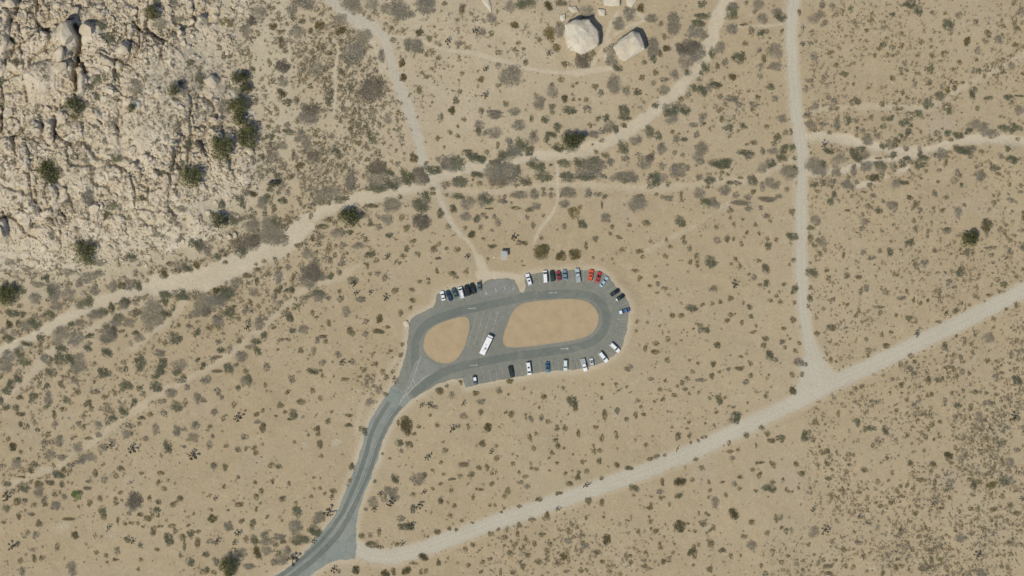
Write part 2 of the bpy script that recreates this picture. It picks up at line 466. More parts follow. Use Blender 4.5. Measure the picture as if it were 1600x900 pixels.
def strip(name, pts, w, z, mat, closed=False):
    bm = bmesh.new(); L = []; n = len(pts)
    for i, (x, y) in enumerate(pts):
        a = pts[(i - 1) % n] if (closed or i > 0) else pts[i]
        b = pts[(i + 1) % n] if (closed or i < n - 1) else pts[i]
        d = Vector((b[0] - a[0], b[1] - a[1])).normalized(); nn = Vector((-d.y, d.x)) * w / 2
        L.append((bm.verts.new((x + nn.x, y + nn.y, z)), bm.verts.new((x - nn.x, y - nn.y, z))))
    for i in range(n if closed else n - 1):
        a, b = L[i], L[(i + 1) % n]
        bm.faces.new((a[0], a[1], b[1], b[0]))
    return bm_mesh(name, bm, mat)
I1, I2 = smooth_closed(ISL1), smooth_closed(ISL2)
def rag(pts, amp=0.3):     # broken asphalt edge
    o = []
    n = len(pts)
    for i in range(n):
        a, b = pts[i], pts[(i + 1) % n]
        L = math.hypot(b[0] - a[0], b[1] - a[1]); m = max(1, int(L / 1.2))
        for k in range(m):
            t = k / m
            o.append((a[0] + (b[0] - a[0]) * t + (random.uniform(-amp, amp) if k else 0), a[1] + (b[1] - a[1]) * t + (random.uniform(-amp, amp) if k else 0)))
    return o
tag(obj("parking_lot", sheet("parking_lot", rag(LOT_OUT), [I1, I2], 0.060, M_LOT, 0.2)), kind="structure")
tag(obj("paved_road", sheet("paved_road", rag(ROAD_OUT), [], 0.056, M_ROAD, 0.2)), kind="structure")
def inset(pts, d):
    n = len(pts); o = []
    A = sum(pts[i][0] * pts[(i + 1) % n][1] - pts[(i + 1) % n][0] * pts[i][1] for i in range(n))
    s = 1 if A > 0 else -1
    for i in range(n):
        a, b = pts[i - 1], pts[(i + 1) % n]
        v = Vector((b[0] - a[0], b[1] - a[1])).normalized()
        o.append((pts[i][0] - v.y * d * s, pts[i][1] + v.x * d * s))
    return o
for k, isl in enumerate((I1, I2)):
    inn = inset(isl, 0.28)
    tag(obj("traffic_island", sheet("traffic_island", inn, [], 0.15, M_ISL, 0.3)), kind="structure")
    tag(obj("island_kerb", sheet("island_kerb", isl, [inn], 0.19, M_KERB, 0.3)), kind="structure")
# driving lane: darker, newer asphalt inside the lot
lane = PL("628,640 645,606 650,580 648,555 650,530 658,514 676,500 700,492 722,485 745,481 775,474 800,469 822,462.5 860,459.5 900,459 918,461 932,466 943,476 948,492 947,508 941,521 930,532 912,540 890,545 860,549 830,553 800,557 770,562 740,568 710,575 690,583 668,597 648,613 630,632")
l1 = smooth_closed(lane, 1)
tag(obj("driving_lane", strip("driving_lane", l1[3:-3], 3.5, 0.066, M_LANE, False)), kind="structure")
wheel = smooth_closed(lane, 1)
tag(obj("road_lane", strip("road_lane", PL("626,634 612,650 600,672 592,690 584,714 576,738 566,760 554,790 543,812 528,836 508,858 486,878 460,898 430,918"), 2.3, 0.062, M_LANE)), kind="structure")
tag(obj("road_lane", strip("road_lane", PL("608,628 596,646 586,664 578,684 573,706 566,728 557,752 546,778 536,800 520,824 500,848 478,868 452,890 420,912"), 1.8, 0.062, M_LANE)), kind="structure")
# gore area of paler worn asphalt and painted chevron lines at the fork
tag(obj("gore_area", sheet("gore_area", PL("661,556 672,566 690,574 668,588 648,602 634,618 622,632 632,606 642,584 648,566"), [], 0.070, asphalt_mat("gore_asphalt", (0.205, 0.205, 0.178), (0.245, 0.242, 0.210)))), kind="structure")
pb = bmesh.new()
_zc = [0]
def pline(pts, w, z=0.078):
    for (x0, y0), (x1, y1) in zip(pts[:-1], pts[1:]):
        d = Vector((x1 - x0, y1 - y0)); L = d.length; d.normalize(); nn = Vector((-d.y, d.x)) * w / 2
        _zc[0] = (_zc[0] + 1) % 5; z += 0.0012 * (_zc[0] - 2)
        vs = [pb.verts.new((x0 + nn.x, y0 + nn.y, z)), pb.verts.new((x0 - nn.x, y0 - nn.y, z)), pb.verts.new((x1 - nn.x, y1 - nn.y, z)), pb.verts.new((x1 + nn.x, y1 + nn.y, z))]
        pb.faces.new(vs)
for off, w, L in ((0, 0.22, "660,552 656,560 651,575 646,590 640,604 631,618 624,630"), (0, 0.30, "672,585 663,590 652,600 641,611 630,622 622,634")):
    pline(PL(L), w)
for t in np.linspace(0.1, 0.9, 8):
    a = np.array(W(657 - 30 * t, 562 + 62 * t)); b = np.array(W(668 - 40 * t, 586 + 40 * t))
    if t > 0.35: pline([tuple(a), tuple(b)], 0.25, 0.079)
pline(PL("622,634 610,650 601,664 593,680 586,700 579,722 571,744 560,768 549,790 538,810"), 0.18)
tag(obj("painted_gore_lines", bm_mesh("painted_gore_lines", pb, M_PAINT)), kind="structure")
# stall lines
pb = bmesh.new()
def stalls(pts, n, length, skew=(0, 0), toward=None):
    cum = [0]
    for a, b in zip(pts[:-1], pts[1:]): cum.append(cum[-1] + math.hypot(b[0] - a[0], b[1] - a[1]))
    for i in range(n):
        s = cum[-1] * i / (n - 1)
        for k in range(len(pts) - 1):
            if s <= cum[k + 1] + 1e-6: break
        t = (s - cum[k]) / (cum[k + 1] - cum[k])
        x = pts[k][0] + (pts[k + 1][0] - pts[k][0]) * t; y = pts[k][1] + (pts[k + 1][1] - pts[k][1]) * t
        d = Vector((pts[k + 1][0] - pts[k][0], pts[k + 1][1] - pts[k][1])).normalized()
        nn = Vector((d.y, -d.x))
        if toward is not None:
            nn = Vector((toward[0] - x, toward[1] - y)).normalized()
        e = (x + nn.x * length + skew[0], y + nn.y * length + skew[1])
        pline([(x, y), e], 0.11, 0.074)
stalls(PL("832,429 850,426.5 888,423.5 925,422.5 938,425"), 13, 4.9)
stalls(PL("946,431 958,443 966,452 974,462 980,472 983,484"), 7, 4.9, toward=W(900, 500))
stalls(PL("982,488 980.5,500 978.5,518 973,534 966,546 957,556"), 8, 4.6, toward=W(900, 500))
stalls(list(reversed(PL("730,604.5 768,595 812,587 840,581.5 876,578 900,576 924,571 940,566"))), 23, 4.9, toward=None)
stalls(PL("684,461 700,455 728,447.5 749,448"), 8, 4.9, skew=(1.0, 0))
for i, xt in enumerate((746, 756, 767, 778)):
    pline([W(xt, 487), W(xt - 5, 505), W(xt - 16, 540)], 0.14, 0.074)
for c, dx in (((864, 457.5), 1), ((882, 545), 1), ((740, 571), 1), ((737, 482), 1)):
    x, y = W(*c); pline([(x - 1.7, y), (x + 1.2, y + 0.1)], 0.32, 0.080)
    vs = [pb.verts.new((x + 1.1, y - 0.42, 0.081)), pb.verts.new((x + 2.1, y + 0.12, 0.081)), pb.verts.new((x + 1.1, y + 0.6, 0.081))]; pb.faces.new(vs)
tag(obj("painted_stall_lines", bm_mesh("painted_stall_lines", pb, M_PAINT)), kind="structure")
# accessible bays: older pale patch with four painted wheelchair symbols
tag(obj("accessible_bay", sheet("accessible_bay", PL("767,438 792,436.5 802,440 806,449 808,457 790,459 768,462 752,464 748,456 758,446"), [], 0.068, asphalt_mat("old_grey_asphalt", (0.205, 0.200, 0.180), (0.230, 0.222, 0.198)))), kind="structure")
pb = bmesh.new()
for px, py in ((759, 458), (774, 454), (788, 451), (802, 449)):
    x, y = W(px, py)
    for a in range(14):
        a0, a1 = -2.4 + a * 0.32, -2.4 + (a + 1) * 0.32
        pline([(x + 0.5 * math.cos(a0), y - 0.15 + 0.5 * math.sin(a0)), (x + 0.5 * math.cos(a1), y - 0.15 + 0.5 * math.sin(a1))], 0.2, 0.0765)
    pline([(x - 0.1, y + 0.75), (x, y), (x + 0.5, y - 0.05), (x + 0.75, y - 0.6)], 0.22, 0.080)
    pline([(x - 0.25, y + 0.85), (x + 0.12, y + 0.85)], 0.34, 0.082)
tag(obj("wheelchair_symbols", bm_mesh("wheelchair_symbols", pb, M_PAINT)), kind="structure")
# ------------------------------------------------------------------ rocky hillside (real relief made of packed boulders)
RS = 0.34
rx0, rx1, ry0, ry1 = -262.0, -88.0, 8.0, 166.0
rxs = np.arange(rx0, rx1, RS); rys = np.arange(ry0, ry1, RS)
RX, RY = np.meshgrid(rxs, rys)
rsd = poly_sd(RX, RY, ROCK_POLY) + ((fbm(RX, RY, 14, 3, 21) - 0.5) * 16) + ((fbm(RX, RY, 4, 2, 22) - 0.5) * 5)
RF = fields(RX, RY)
gbase = ground_h(RX, RY, RF)
rise = sstep(-2, 45, rsd)
hill = gbase + rise * 7.5 * (0.45 + 0.95 * fbm(RX, RY, 38, 3, 23)) + sstep(0, 5, rsd) * 0.3 * fbm(RX, RY, 5, 3, 25)
ridge = np.abs(fbm(RX, RY, 22, 4, 26) - 0.5) * 2
hill -= sstep(0.12, 0.0, ridge) * 2.0 * sstep(4, 14, rsd)
BUMP = np.zeros_like(hill)
def rast(x, y, rx, ry, rot, h, p=2.6, sink=0.25, noise=0.25):
    R = max(rx, ry) * 1.1
    i0 = max(0, int((x - R - rx0) / RS)); i1 = min(len(rxs), int((x + R - rx0) / RS) + 2)
    j0 = max(0, int((y - R - ry0) / RS)); j1 = min(len(rys), int((y + R - ry0) / RS) + 2)
    if i0 >= i1 or j0 >= j1: return
    X = RX[j0:j1, i0:i1] - x; Y = RY[j0:j1, i0:i1] - y
    c, s = math.cos(rot), math.sin(rot)
    u = (X * c + Y * s) / rx; v = (-X * s + Y * c) / ry
    wob = 1 + noise * (fbm(RX[j0:j1, i0:i1], RY[j0:j1, i0:i1], R * 0.7, 2, 31) - 0.5)
    d = ((np.abs(u) ** p + np.abs(v) ** p) ** (1 / p)) * wob
    z = h * (np.clip(1 - np.clip(d, 0, 1) ** 2.4, 0, 1) ** 0.5) - sink * h
    sub = BUMP[j0:j1, i0:i1]
    np.maximum(sub, np.where(d < 1, z, 0), out=sub)
SM = [(275, 122, 78, 38, 0.5), (240, 205, 66, 32, 0.7), (5, 48, 16, 40, 0), (110, 58, 26, 26, 0), (70, 122, 42, 30, 0.5), (140, 45, 24, 20, 0), (130, 275, 50, 26, 0.3), (60, 190, 26, 34, 0), (330, 130, 22, 22, 0), (300, 345, 50, 24, 0.5), (20, 300, 24, 30, 0), (180, 232, 30, 22, 0)]
def smooth_at(x, y):
    s = 0
    for px, py, rx, ry, rot in SM:
        wx, wy = W(px, py); X = x - wx; Y = y - wy; c, q = math.cos(rot), math.sin(rot)
        s += math.exp(-(((X * c + Y * q) / (rx * S)) ** 2 + ((-X * q + Y * c) / (ry * S)) ** 2) ** 1.5)
    return min(s, 1.0)
jm = lambda x, y: gf(rsdG, x, y)
rsdG = poly_sd(GX, GY, ROCK_POLY) + ((fbm(GX, GY, 14, 3, 21) - 0.5) * 16) + ((fbm(GX, GY, 4, 2, 22) - 0.5) * 5)
blockiness = fbm(GX, GY, 30, 2, 33)
for k in range(9500):
    x = random.uniform(rx0, rx1); y = random.uniform(ry0, ry1)
    e = jm(x, y)
    if e < -1.5: continue
    if smooth_at(x, y) > 0.35 and random.random() < 0.93: continue
    big = gf(blockiness, x, y)
    r = 0.38 / (random.random() ** 0.42 + 0.06)
    r = min(r, 6.0) * (0.55 + 1.0 * big)
    if r > 1.2 and e < r * 2.0: continue
    ang = 0.5 + random.gauss(0, 0.5)
    rast(x, y, r * random.uniform(0.9, 1.5), r * random.uniform(0.55, 0.95), ang + random.choice((0, 1.57)), r * random.uniform(0.45, 0.95), random.choice((2.0, 2.6, 3.4)))
# landmark slabs and the deep cleft
for px, py, a, b, rot, h in [(108, 58, 22, 22, 0.7, 7.5), (99, 85, 17, 17, 0.3, 6.0), (143, 52, 22, 17, 0.5, 2.6), (152, 22, 19, 13, 0.3, 3.2), (70, 122, 34, 26, 0.4, 5.0), (102, 108, 17, 18, 1.2, 6.0),
        (5, 48, 15, 36, 0.05, 5.0), (18, 8, 13, 8, 0.0, 3), (196, 79, 14, 11, -0.6, 3.0), (167, 92, 18, 8, -0.6, 3), (60, 200, 9, 14, 0.1, 4), (80, 205, 7, 18, 0.1, 3.5), (98, 182, 10, 12, 0.5, 3),
        (118, 205, 16, 15, 0.4, 2.6), (14, 220, 10, 24, 0.2, 3.5), (40, 250, 10, 22, 0.1, 3), (78, 300, 14, 26, 0.2, 3), (150, 325, 20, 8, 0.5, 1.8), (215, 165, 9, 7, 0, 2.4), (130, 345, 20, 10, 0.4, 2.4),
        (3, 360, 12, 20, 0.0, 7.0), (-8, 200, 12, 20, 0.1, 4), (50, 335, 22, 12, 0.5, 2.2), (88, 352, 14, 10, 0.2, 2.0), (270, 60, 10, 8, 0.2, 2), (312, 36, 9, 10, 0, 2.2), (285, 55, 6, 7, 0, 2.2),
        (330, 128, 17, 17, 0, 3.0), (300, 40, 8, 8, 0, 2), (225, 215, 30, 10, 0.9, 1.0), (250, 205, 28, 9, 0.9, 1.0), (60, 60, 16, 30, 1.4, 2), (36, 100, 14, 14, 0, 2), (130, 130, 9, 24, -0.1, 4.5),
        (175, 140, 9, 7, 0, 2.4), (185, 146, 8, 10, 0, 2.4), (345, 225, 12, 9, 0.4, 2), (338, 188, 10, 9, 0, 2), (365, 215, 9, 8, 0, 1.6), (172, 385, 12, 9, 0, 1.8), (152, 388, 9, 8, 0, 1.5), (230, 245, 24, 8, -0.6, 1.2)]:
    x, y = W(px, py)
    rast(x, y, a * S, b * S, rot, h * 1.25, 3.0, 0.15, 0.35)
x, y = W(126, 100)
cleft = [(W(119, 42)), W(127, 55), W(128, 72), W(124, 95), W(121, 118), W(122, 140)]
cd = seg_dist(RX, RY, cleft) + (fbm(RX, RY, 3, 2, 41) - 0.5) * 1.2
BUMP -= sstep(1.5, 0.4, cd) * 7
cleft2 = [W(122, 92), W(133, 102), W(136, 116)]
BUMP -= sstep(1.1, 0.3, seg_dist(RX, RY, cleft2)) * 5
for L in ("72,50 95,38 118,30", "40,120 46,160", "6,330 12,345 14,362 22,376", "96,328 101,336 106,344", "160,85 180,96 195,92 206,80", "182,110 183,125", "303,10 304,40 312,50", "62,8 63,18 75,18", "9,14 30,14", "172,6 168,14 150,20", "60,190 68,194 69,208", "88,182 88,210", "180,136 195,150", "155,187 162,194", "322,380 345,370", "180,192 188,206", "34,372 45,366 60,372"):
    BUMP -= sstep(0.75, 0.2, seg_dist(RX, RY, PL(L)) + (fbm(RX, RY, 2, 2, 43) - 0.5) * 0.6) * 2.4
def worley(X, Y, sc, seed, ax=1.0):
    wx = X + (fbm(X, Y, sc * 1.3, 2, seed) - 0.5) * sc * 0.9; wy = Y + (fbm(X, Y, sc * 1.3, 2, seed + 5) - 0.5) * sc * 0.9
    u = wx / sc; v = wy / (sc * ax); ui = np.floor(u).astype(int); vi = np.floor(v).astype(int)
    f1 = np.full(X.shape, 9.0); f2 = f1.copy(); cr = np.zeros(X.shape)
    for di in (-1, 0, 1):
        for dj in (-1, 0, 1):
            a = ui + di; b = vi + dj
            px = a + _LAT[(a * 7 + seed) & 255, (b * 13 + 3 * seed) & 255]; py = b + _LAT[(a * 11 + 5 * seed) & 255, (b * 5 + seed) & 255]
            d = np.hypot(u - px, v - py); r = _LAT[(a * 3 + seed) & 255, (b * 17 + 9 * seed) & 255]
            n = d < f1
            f2 = np.where(n, f1, np.minimum(f2, d)); cr = np.where(n, r, cr); f1 = np.where(n, d, f1)
    return f1, f2, cr
wm = sstep(0.36, 0.60, fbm(RX, RY, 24, 3, 77)) * 0.8 + 0.35
def blob(px, py, rx, ry, rot=0.0):
    x, y = W(px, py); X = RX - x; Y = RY - y; c, s = math.cos(rot), math.sin(rot)
    return np.exp(-(((X * c + Y * s) / (rx * S)) ** 2 + ((-X * s + Y * c) / (ry * S)) ** 2) ** 1.5)
smooth = np.clip(sum(blob(*q) for q in SM), 0, 1)
low = sstep(70, 30, RY) * sstep(-250, -215, RX)
wm *= (1 - 0.80 * smooth) * (1 - 0.45 * low)
BUMP = np.where(BUMP > 0, BUMP * (1 - 0.45 * np.clip(blob(275, 125, 70, 35, 0.5) + blob(240, 205, 60, 28, 0.7), 0, 1)), BUMP)
for sc_, amp, tr, seed, ax in ((10.0, 2.6, 2.3, 3, 1.6), (4.2, 1.15, 1.2, 8, 1.5), (1.6, 0.65, 0.9, 14, 1.2)):
    f1, f2, cr = worley(RX, RY, sc_, seed, ax)
    m = wm if sc_ > 3 else 0.5 + 0.5 * wm
    tilt = (f1 - 0.4) * -0.6
    BUMP += (cr - 0.5) * amp * m + tilt * amp * 0.5 * m
    crk = sstep(0.16, 0.03, (f2 - f1)) * sstep(0.44, 0.56, fbm(RX, RY, sc_ * 2.2, 2, seed + 40))
    BUMP -= crk * tr * 1.3 * m
edge = sstep(-1.0, 3.5, rsd) * (0.15 + 0.85 * sstep(2, 30, rsd))
micro = (fbm(RX, RY, 1.5, 2, 51) - 0.5) * 0.55
RH = hill + BUMP * edge * 0.85 + micro * edge * (1 - 0.6 * smooth)
RH = np.where(rsd > -1.6, RH, gbase - 0.6)
RH = np.where((rsd <= -0.2) & (rsd > -1.6), gbase - 0.3 + (rsd + 0.2) * 0.2, RH)
keepc = (rsd[:-1, :-1] > -1.4) | (rsd[1:, 1:] > -1.4)
ridx = np.arange(RX.size).reshape(RX.shape)
rq = np.stack([ridx[:-1, :-1], ridx[:-1, 1:], ridx[1:, 1:], ridx[1:, :-1]], -1)[keepc]
u, inv = np.unique(rq, return_inverse=True)
RV = np.stack([RX.ravel(), RY.ravel(), RH.ravel()], -1)[u]
def hill_mat():
    t = NT("rocky_hill"); p = t.pos()
    at = t.new("ShaderNodeVertexColor"); at.layer_name = "soilpocket"
    a = t.noise(0.10, 5, 0.6, p); b = t.noise(0.6, 6, 0.7, p); f = t.noise(2.6, 4, 0.75, p)
    c = t.mix(t.ramp(a, 0.38, 0.62), (0.495, 0.405, 0.298), (0.585, 0.505, 0.395))
    c = t.mix(t.math('MULTIPLY', t.ramp(b, 0.55, 0.70), 0.6), c, (0.36, 0.265, 0.175))
    c = t.mix(t.math('MULTIPLY', t.ramp(t.noise(0.3, 5, 0.7, p), 0.60, 0.72), 0.6), c, (0.42, 0.41, 0.385))
    c = t.mix(0.55, c, t.ramp(f, 0.3, 0.62, (0.66,) * 3, (1.10,) * 3), 'MULTIPLY')
    c = t.mix(at.outputs[0], c, t.mix(t.ramp(b, 0.4, 0.6), (0.44, 0.366, 0.258), (0.52, 0.445, 0.33)))
    c = t.mix(t.math('MULTIPLY', t.ramp(t.noise(1.3, 5, 0.75, p), 0.58, 0.68), 0.55), c, (0.30, 0.225, 0.15))
    c = t.mix(t.math('MULTIPLY', t.ramp(t.noise(0.22, 4, 0.6, p), 0.56, 0.70), 0.5), c, (0.56, 0.515, 0.425))
    t.bump(t.mix(0.5, b, f), 0.8, 0.5)
    return t.out(c)
me = mesh_np("rocky_hillside", RV, inv.reshape(-1, 4), hill_mat(), False)
pk = (sstep(0.25, 0.0, BUMP) * 0.85).ravel()[u]
ca = me.color_attributes.new("soilpocket", 'FLOAT_COLOR', 'POINT')
ca.data.foreach_set("color", np.stack([pk, pk, pk, np.ones_like(pk)], -1).astype(np.float32).ravel())
tag(obj("rocky_hillside", me), kind="structure")
def top_z(x, y):
    i = int(round((x - rx0) / RS)); j = int(round((y - ry0) / RS))
    if 0 <= i < len(rxs) and 0 <= j < len(rys) and rsd[j, i] > 0.5: return float(RH[j, i])
    return gz(x, y)

def plant_z(x, y):
    i = int(round((x - rx0) / RS)); j = int(round((y - ry0) / RS))
    if 2 <= i < len(rxs) - 3 and 2 <= j < len(rys) - 3 and rsd[j, i] > 0.5:
        return float(np.percentile(RH[j - 2:j + 3, i - 2:i + 3], 80))
    return gz(x, y)

# ------------------------------------------------------------------ labels that single one thing out
MARKS = [("the toilet hut", 787, 396), ("the parked motorhome", 760, 538), ("the gravel road junction", 1275, 590), ("the road fork", 626, 630),
 ("the big faceted boulder", 908, 58), ("the flat topped boulder", 983, 72), ("the path wash crossing", 676, 280), ("the lower paved junction", 545, 860),
 ("the lone rounded boulder", 208, 235), ("the dark rock cleft", 124, 95), ("the tall wash tree", 892, 220), ("the trail head clearing", 545, 25),
 ("the top left corner", 0, 0), ("the top right corner", 1600, 0), ("the bottom left corner", 0, 900), ("the bottom right corner", 1600, 900), ("the top edge middle", 800, 0),
 ("the bottom edge middle", 800, 900), ("the left edge middle", 0, 450), ("the right edge middle", 1600, 450), ("the bright green shrub", 120, 773),
 ("the side path junction", 1228, 38), ("the twin round bushes", 1063, 785), ("the trail side thicket", 583, 138), ("the grey thicket in the wash", 785, 268),
 ("the wash bend", 430, 392), ("the long silver pickup", 903, 430), ("the corner white suv", 961, 543), ("the white sand streak", 982, 882), ("the dark right edge tree", 1541, 351),
 ("the road wash crossing", 1252, 255), ("the round pale boulder", 330, 128), ("the lower slope tree", 133, 396), ("the wash mouth", 60, 520)]
DIRS = ["right of", "above right of", "above", "above left of", "left of", "below left of", "below", "below right of"]
NUM = {1: "one", 2: "two"}
USED = set()
ONES = "zero one two three four five six seven eight nine ten eleven twelve thirteen fourteen fifteen sixteen seventeen eighteen nineteen".split()
def numword(n):
    if n < 20: return ONES[n]
    return "twenty thirty forty fifty".split()[n // 10 - 2] + ("-" + ONES[n % 10] if n % 10 else "")
CLOCK = ["right of", "up and right of", "diagonally up right of", "steeply up right of", "above", "steeply up left of", "diagonally up left of", "up and left of", "left of", "down and left of", "diagonally down left of", "steeply down left of", "below", "steeply down right of", "diagonally down right of", "down and right of"]
def where(px, py, prefix, maxw=16):
    ms = sorted(MARKS, key=lambda m: math.hypot(px - m[1], py - m[2]))
    def say(lab):
        if lab.lower() not in USED and len(lab.replace("-", " ").split()) <= maxw:
            USED.add(lab.lower()); return True
    for fine in (False, True):
        for m in ms[:5]:
            d = math.hypot(px - m[1], py - m[2]) / 17.0
            if d < 0.55: continue
            ang = math.atan2(-(py - m[2]), px - m[1])
            di = CLOCK[int(round(ang / (math.pi / 8))) % 16] if fine else DIRS[int(round(ang / (math.pi / 4))) % 8]
            n = max(1, int(round(d)))
            lab = "%s %s car length%s %s %s" % (prefix, numword(n), "" if n == 1 else "s", di, m[0])
            if say(lab): return lab
    for m in ms[:12]:
        nx_ = int(round(abs(px - m[1]) / 17)); ny_ = int(round(abs(py - m[2]) / 17))
        lab = "%s, %s car lengths %s and %s %s %s" % (prefix, numword(nx_), "right" if px > m[1] else "left", numword(ny_), "above" if py < m[2] else "below", m[0])
        if say(lab): return lab
    for extra in ("slim", "ragged", "squat", "patchy", "lopsided"):
        lab = "%s %s %s car lengths from %s" % (extra, prefix, numword(max(1, int(round(math.hypot(px - ms[0][1], py - ms[0][2]) / 17)))), ms[0][0])
        if say(lab): return lab
    return lab

# ------------------------------------------------------------------ boulders
def boulder_mesh(seed, sub=3, boxy=0.5, mat=None):
    r = random.Random(seed); bm = bmesh.new()
    bmesh.ops.create_icosphere(bm, subdivisions=sub, radius=1.0)
    planes = [(Vector((r.gauss(0, 1), r.gauss(0, 1), r.gauss(0, 0.7))).normalized(), r.uniform(0.52, 0.82)) for _ in range(13)]
    off = seed * 3.7
    for v in bm.verts:
        p = v.co.copy()
        for nrm, d in planes:
            e = p.dot(nrm) - d
            if e > 0: p -= nrm * e * 0.97
        n = (float(vnoise(p.x * 2 + off, p.y * 2 + p.z * 1.7, 1.0, 3)) - 0.5) * 0.16 + (float(vnoise(p.x * 6 + off, p.y * 6 - p.z * 5, 1.0, 5)) - 0.5) * 0.06
        v.co = p * (1 + n)
        v.co.z = max(v.co.z, -0.35)
    return bm_mesh("boulder", bm, mat or M_ROCK)
M_HILL = None
BP = [boulder_mesh(i + 1) for i in range(10)]
BPS = [boulder_mesh(i + 40, 2) for i in range(6)]
placed = []
def boulder(px, py, r, h=None, el=1.0, rot=None, protos=BP, mesh=None, label=None, desc=None):
    x, y = W(px, py); R = r * S
    o = obj("boulder", mesh or random.choice(protos))
    h = h if h is not None else R * random.uniform(0.7, 1.1)
    o.scale = (R * el, R / max(el, 0.01) ** 0.5, h)
    o.rotation_euler = (0, 0, rot if rot is not None else random.uniform(0, 6.28))
    o.location = (x, y, top_z(x, y) + 0.05 * h)
    size = "huge" if r > 14 else "large" if r > 7.5 else "medium" if r > 4.5 else "small"
    placed.append((px, py, r))
    tag(o, label or where(px, py, (desc or "%s pale boulder" % size)), "boulder", "granite boulders of the outcrop")
    return o
hand = [(208, 236, 9.5, 3.2), (108, 57, 19, 6), (99, 86, 13, 4.5), (140, 50, 15, 4), (152, 20, 14, 3.5), (102, 108, 11, 4), (196, 79, 11, 3), (330, 128, 15, 3), (60, 205, 8, 3.2), (82, 196, 7, 3),
 (288, 68, 7, 2), (283, 52, 6, 2), (176, 144, 7, 2.2), (186, 148, 5, 2), (207, 160, 7, 2), (196, 175, 9, 2), (1, 362, 13, 5.5), (166, 140, 4, 1.6), (300, 35, 7, 2.4), (315, 30, 7, 2.2), (265, 15, 7, 2.3), (240, 30, 6, 2),
 (345, 372, 4.2, 1.2), (358, 370, 5.5, 1.6), (367, 367, 5.5, 1.8), (350, 374, 3.4, 1.0), (172, 388, 8, 1.8), (152, 388, 7, 1.6), (40, 398, 9, 1.6), (70, 388, 9, 1.8), (53, 410, 8, 1.4), (62, 420, 4, 1.2),
 (228, 414, 4, 1.0), (232, 400, 5, 1), (150, 326, 11, 1.4), (138, 318, 7, 1.2), (185, 342, 8, 1.2), (88, 334, 8, 1.5), (92, 385, 8, 1.2), (42, 345, 10, 1.6), (100, 300, 8, 1.8), (88, 308, 8, 1.8),
 (335, 188, 6, 1.5), (342, 212, 7, 1.6), (336, 224, 7, 1.4), (362, 214, 6, 1.4), (358, 164, 4.5, 1.2), (322, 168, 7, 1.2), (330, 148, 6, 1.2), (316, 150, 5, 1.2), (238, 22, 6, 2), (213, 20, 7, 2), (20, 8, 9, 2.4), (40, 12, 6, 2),
 (77, 172, 7, 2), (35, 172, 7, 1.6), (20, 200, 7, 2), (128, 110, 6, 3), (142, 100, 8, 2.4), (155, 115, 7, 2.2), (170, 108, 7, 2), (190, 105, 7, 2), (72, 20, 8, 2.4), (92, 12, 8, 2), (120, 20, 9, 2.4), (138, 8, 7, 2)]
for px, py, r, h in hand:
    kw = {}
    if (px, py) == (208, 236): kw["label"] = "rounded boulder standing alone on the smooth rock slab with a dark shadow"
    boulder(px, py, r, h * 0.8, random.uniform(0.95, 1.15), **kw)
tries = 0
while len(placed) < 262 and tries < 6000:
    tries += 1
    px = random.uniform(0, 398); py = random.uniform(0, 425)
    x, y = W(px, py)
    e = gf(rsdG, x, y)
    if e < 2: continue
    if smooth_at(x, y) > 0.5 and random.random() < 0.8: continue
    r = min(9.0, 2.6 / (random.random() ** 0.5 + 0.12))
    if r < 3.0: r = random.uniform(3.0, 4.6)
    if any(math.hypot(px - a, py - b) < (r + c) * 0.85 for a, b, c in placed): continue
    if math.hypot(px - 124, py - 95) < 26 and abs(px - 125) < 8: continue
    boulder(px, py, r, r * S * random.uniform(0.45, 0.8), random.uniform(0.9, 1.3))
# loose stones: past counting
def stones(name, pts, label, mats, smooth=False):
    base = []
    for k in range(6):
        r = random.Random(k); b = bmesh.new(); bmesh.ops.create_icosphere(b, subdivisions=1, radius=1)
        for v in b.verts: v.co *= r.uniform(0.7, 1.1)
        b.verts.ensure_lookup_table(); b.faces.ensure_lookup_table()
        base.append((np.array([v.co[:] for v in b.verts]), np.array([[v.index for v in f.verts] for f in b.faces]))); b.free()
    VV, FF, n = [], [], 0
    for x, y, z, r in pts:
        v, f = random.choice(base); a = random.uniform(0, 6.28); c, s = math.cos(a), math.sin(a)
        sc = np.array([r * random.uniform(0.8, 1.4), r * random.uniform(0.6, 1), r * random.uniform(0.4, 0.8)])
        w = v * sc; w = np.stack([w[:, 0] * c - w[:, 1] * s + x, w[:, 0] * s + w[:, 1] * c + y, w[:, 2] + z], -1)
        VV.append(w); FF.append(f + n); n += len(v)
    me = mesh_np(name, np.concatenate(VV), np.concatenate(FF), mats)
    return tag(obj(name, me), label, "stones", kind="stuff")
pts = []
for k in range(26000):
    x = random.uniform(-226, -84); y = random.uniform(2, 128)
    if smooth_at(x, y) > 0.4 and random.random() < 0.75: continue
    e = gf(rsdG, x, y)
    if e < -4 or (e < 3 and random.random() > 0.55 + e * 0.1): continue
    r = min(1.3, 0.20 / (random.random() ** 0.5 + 0.08))
    pts.append((x, y, top_z(x, y), r))
stones("loose_stones", pts, "countless small pale stones scattered over the rocky hillside", M_ROCK)
pts = []
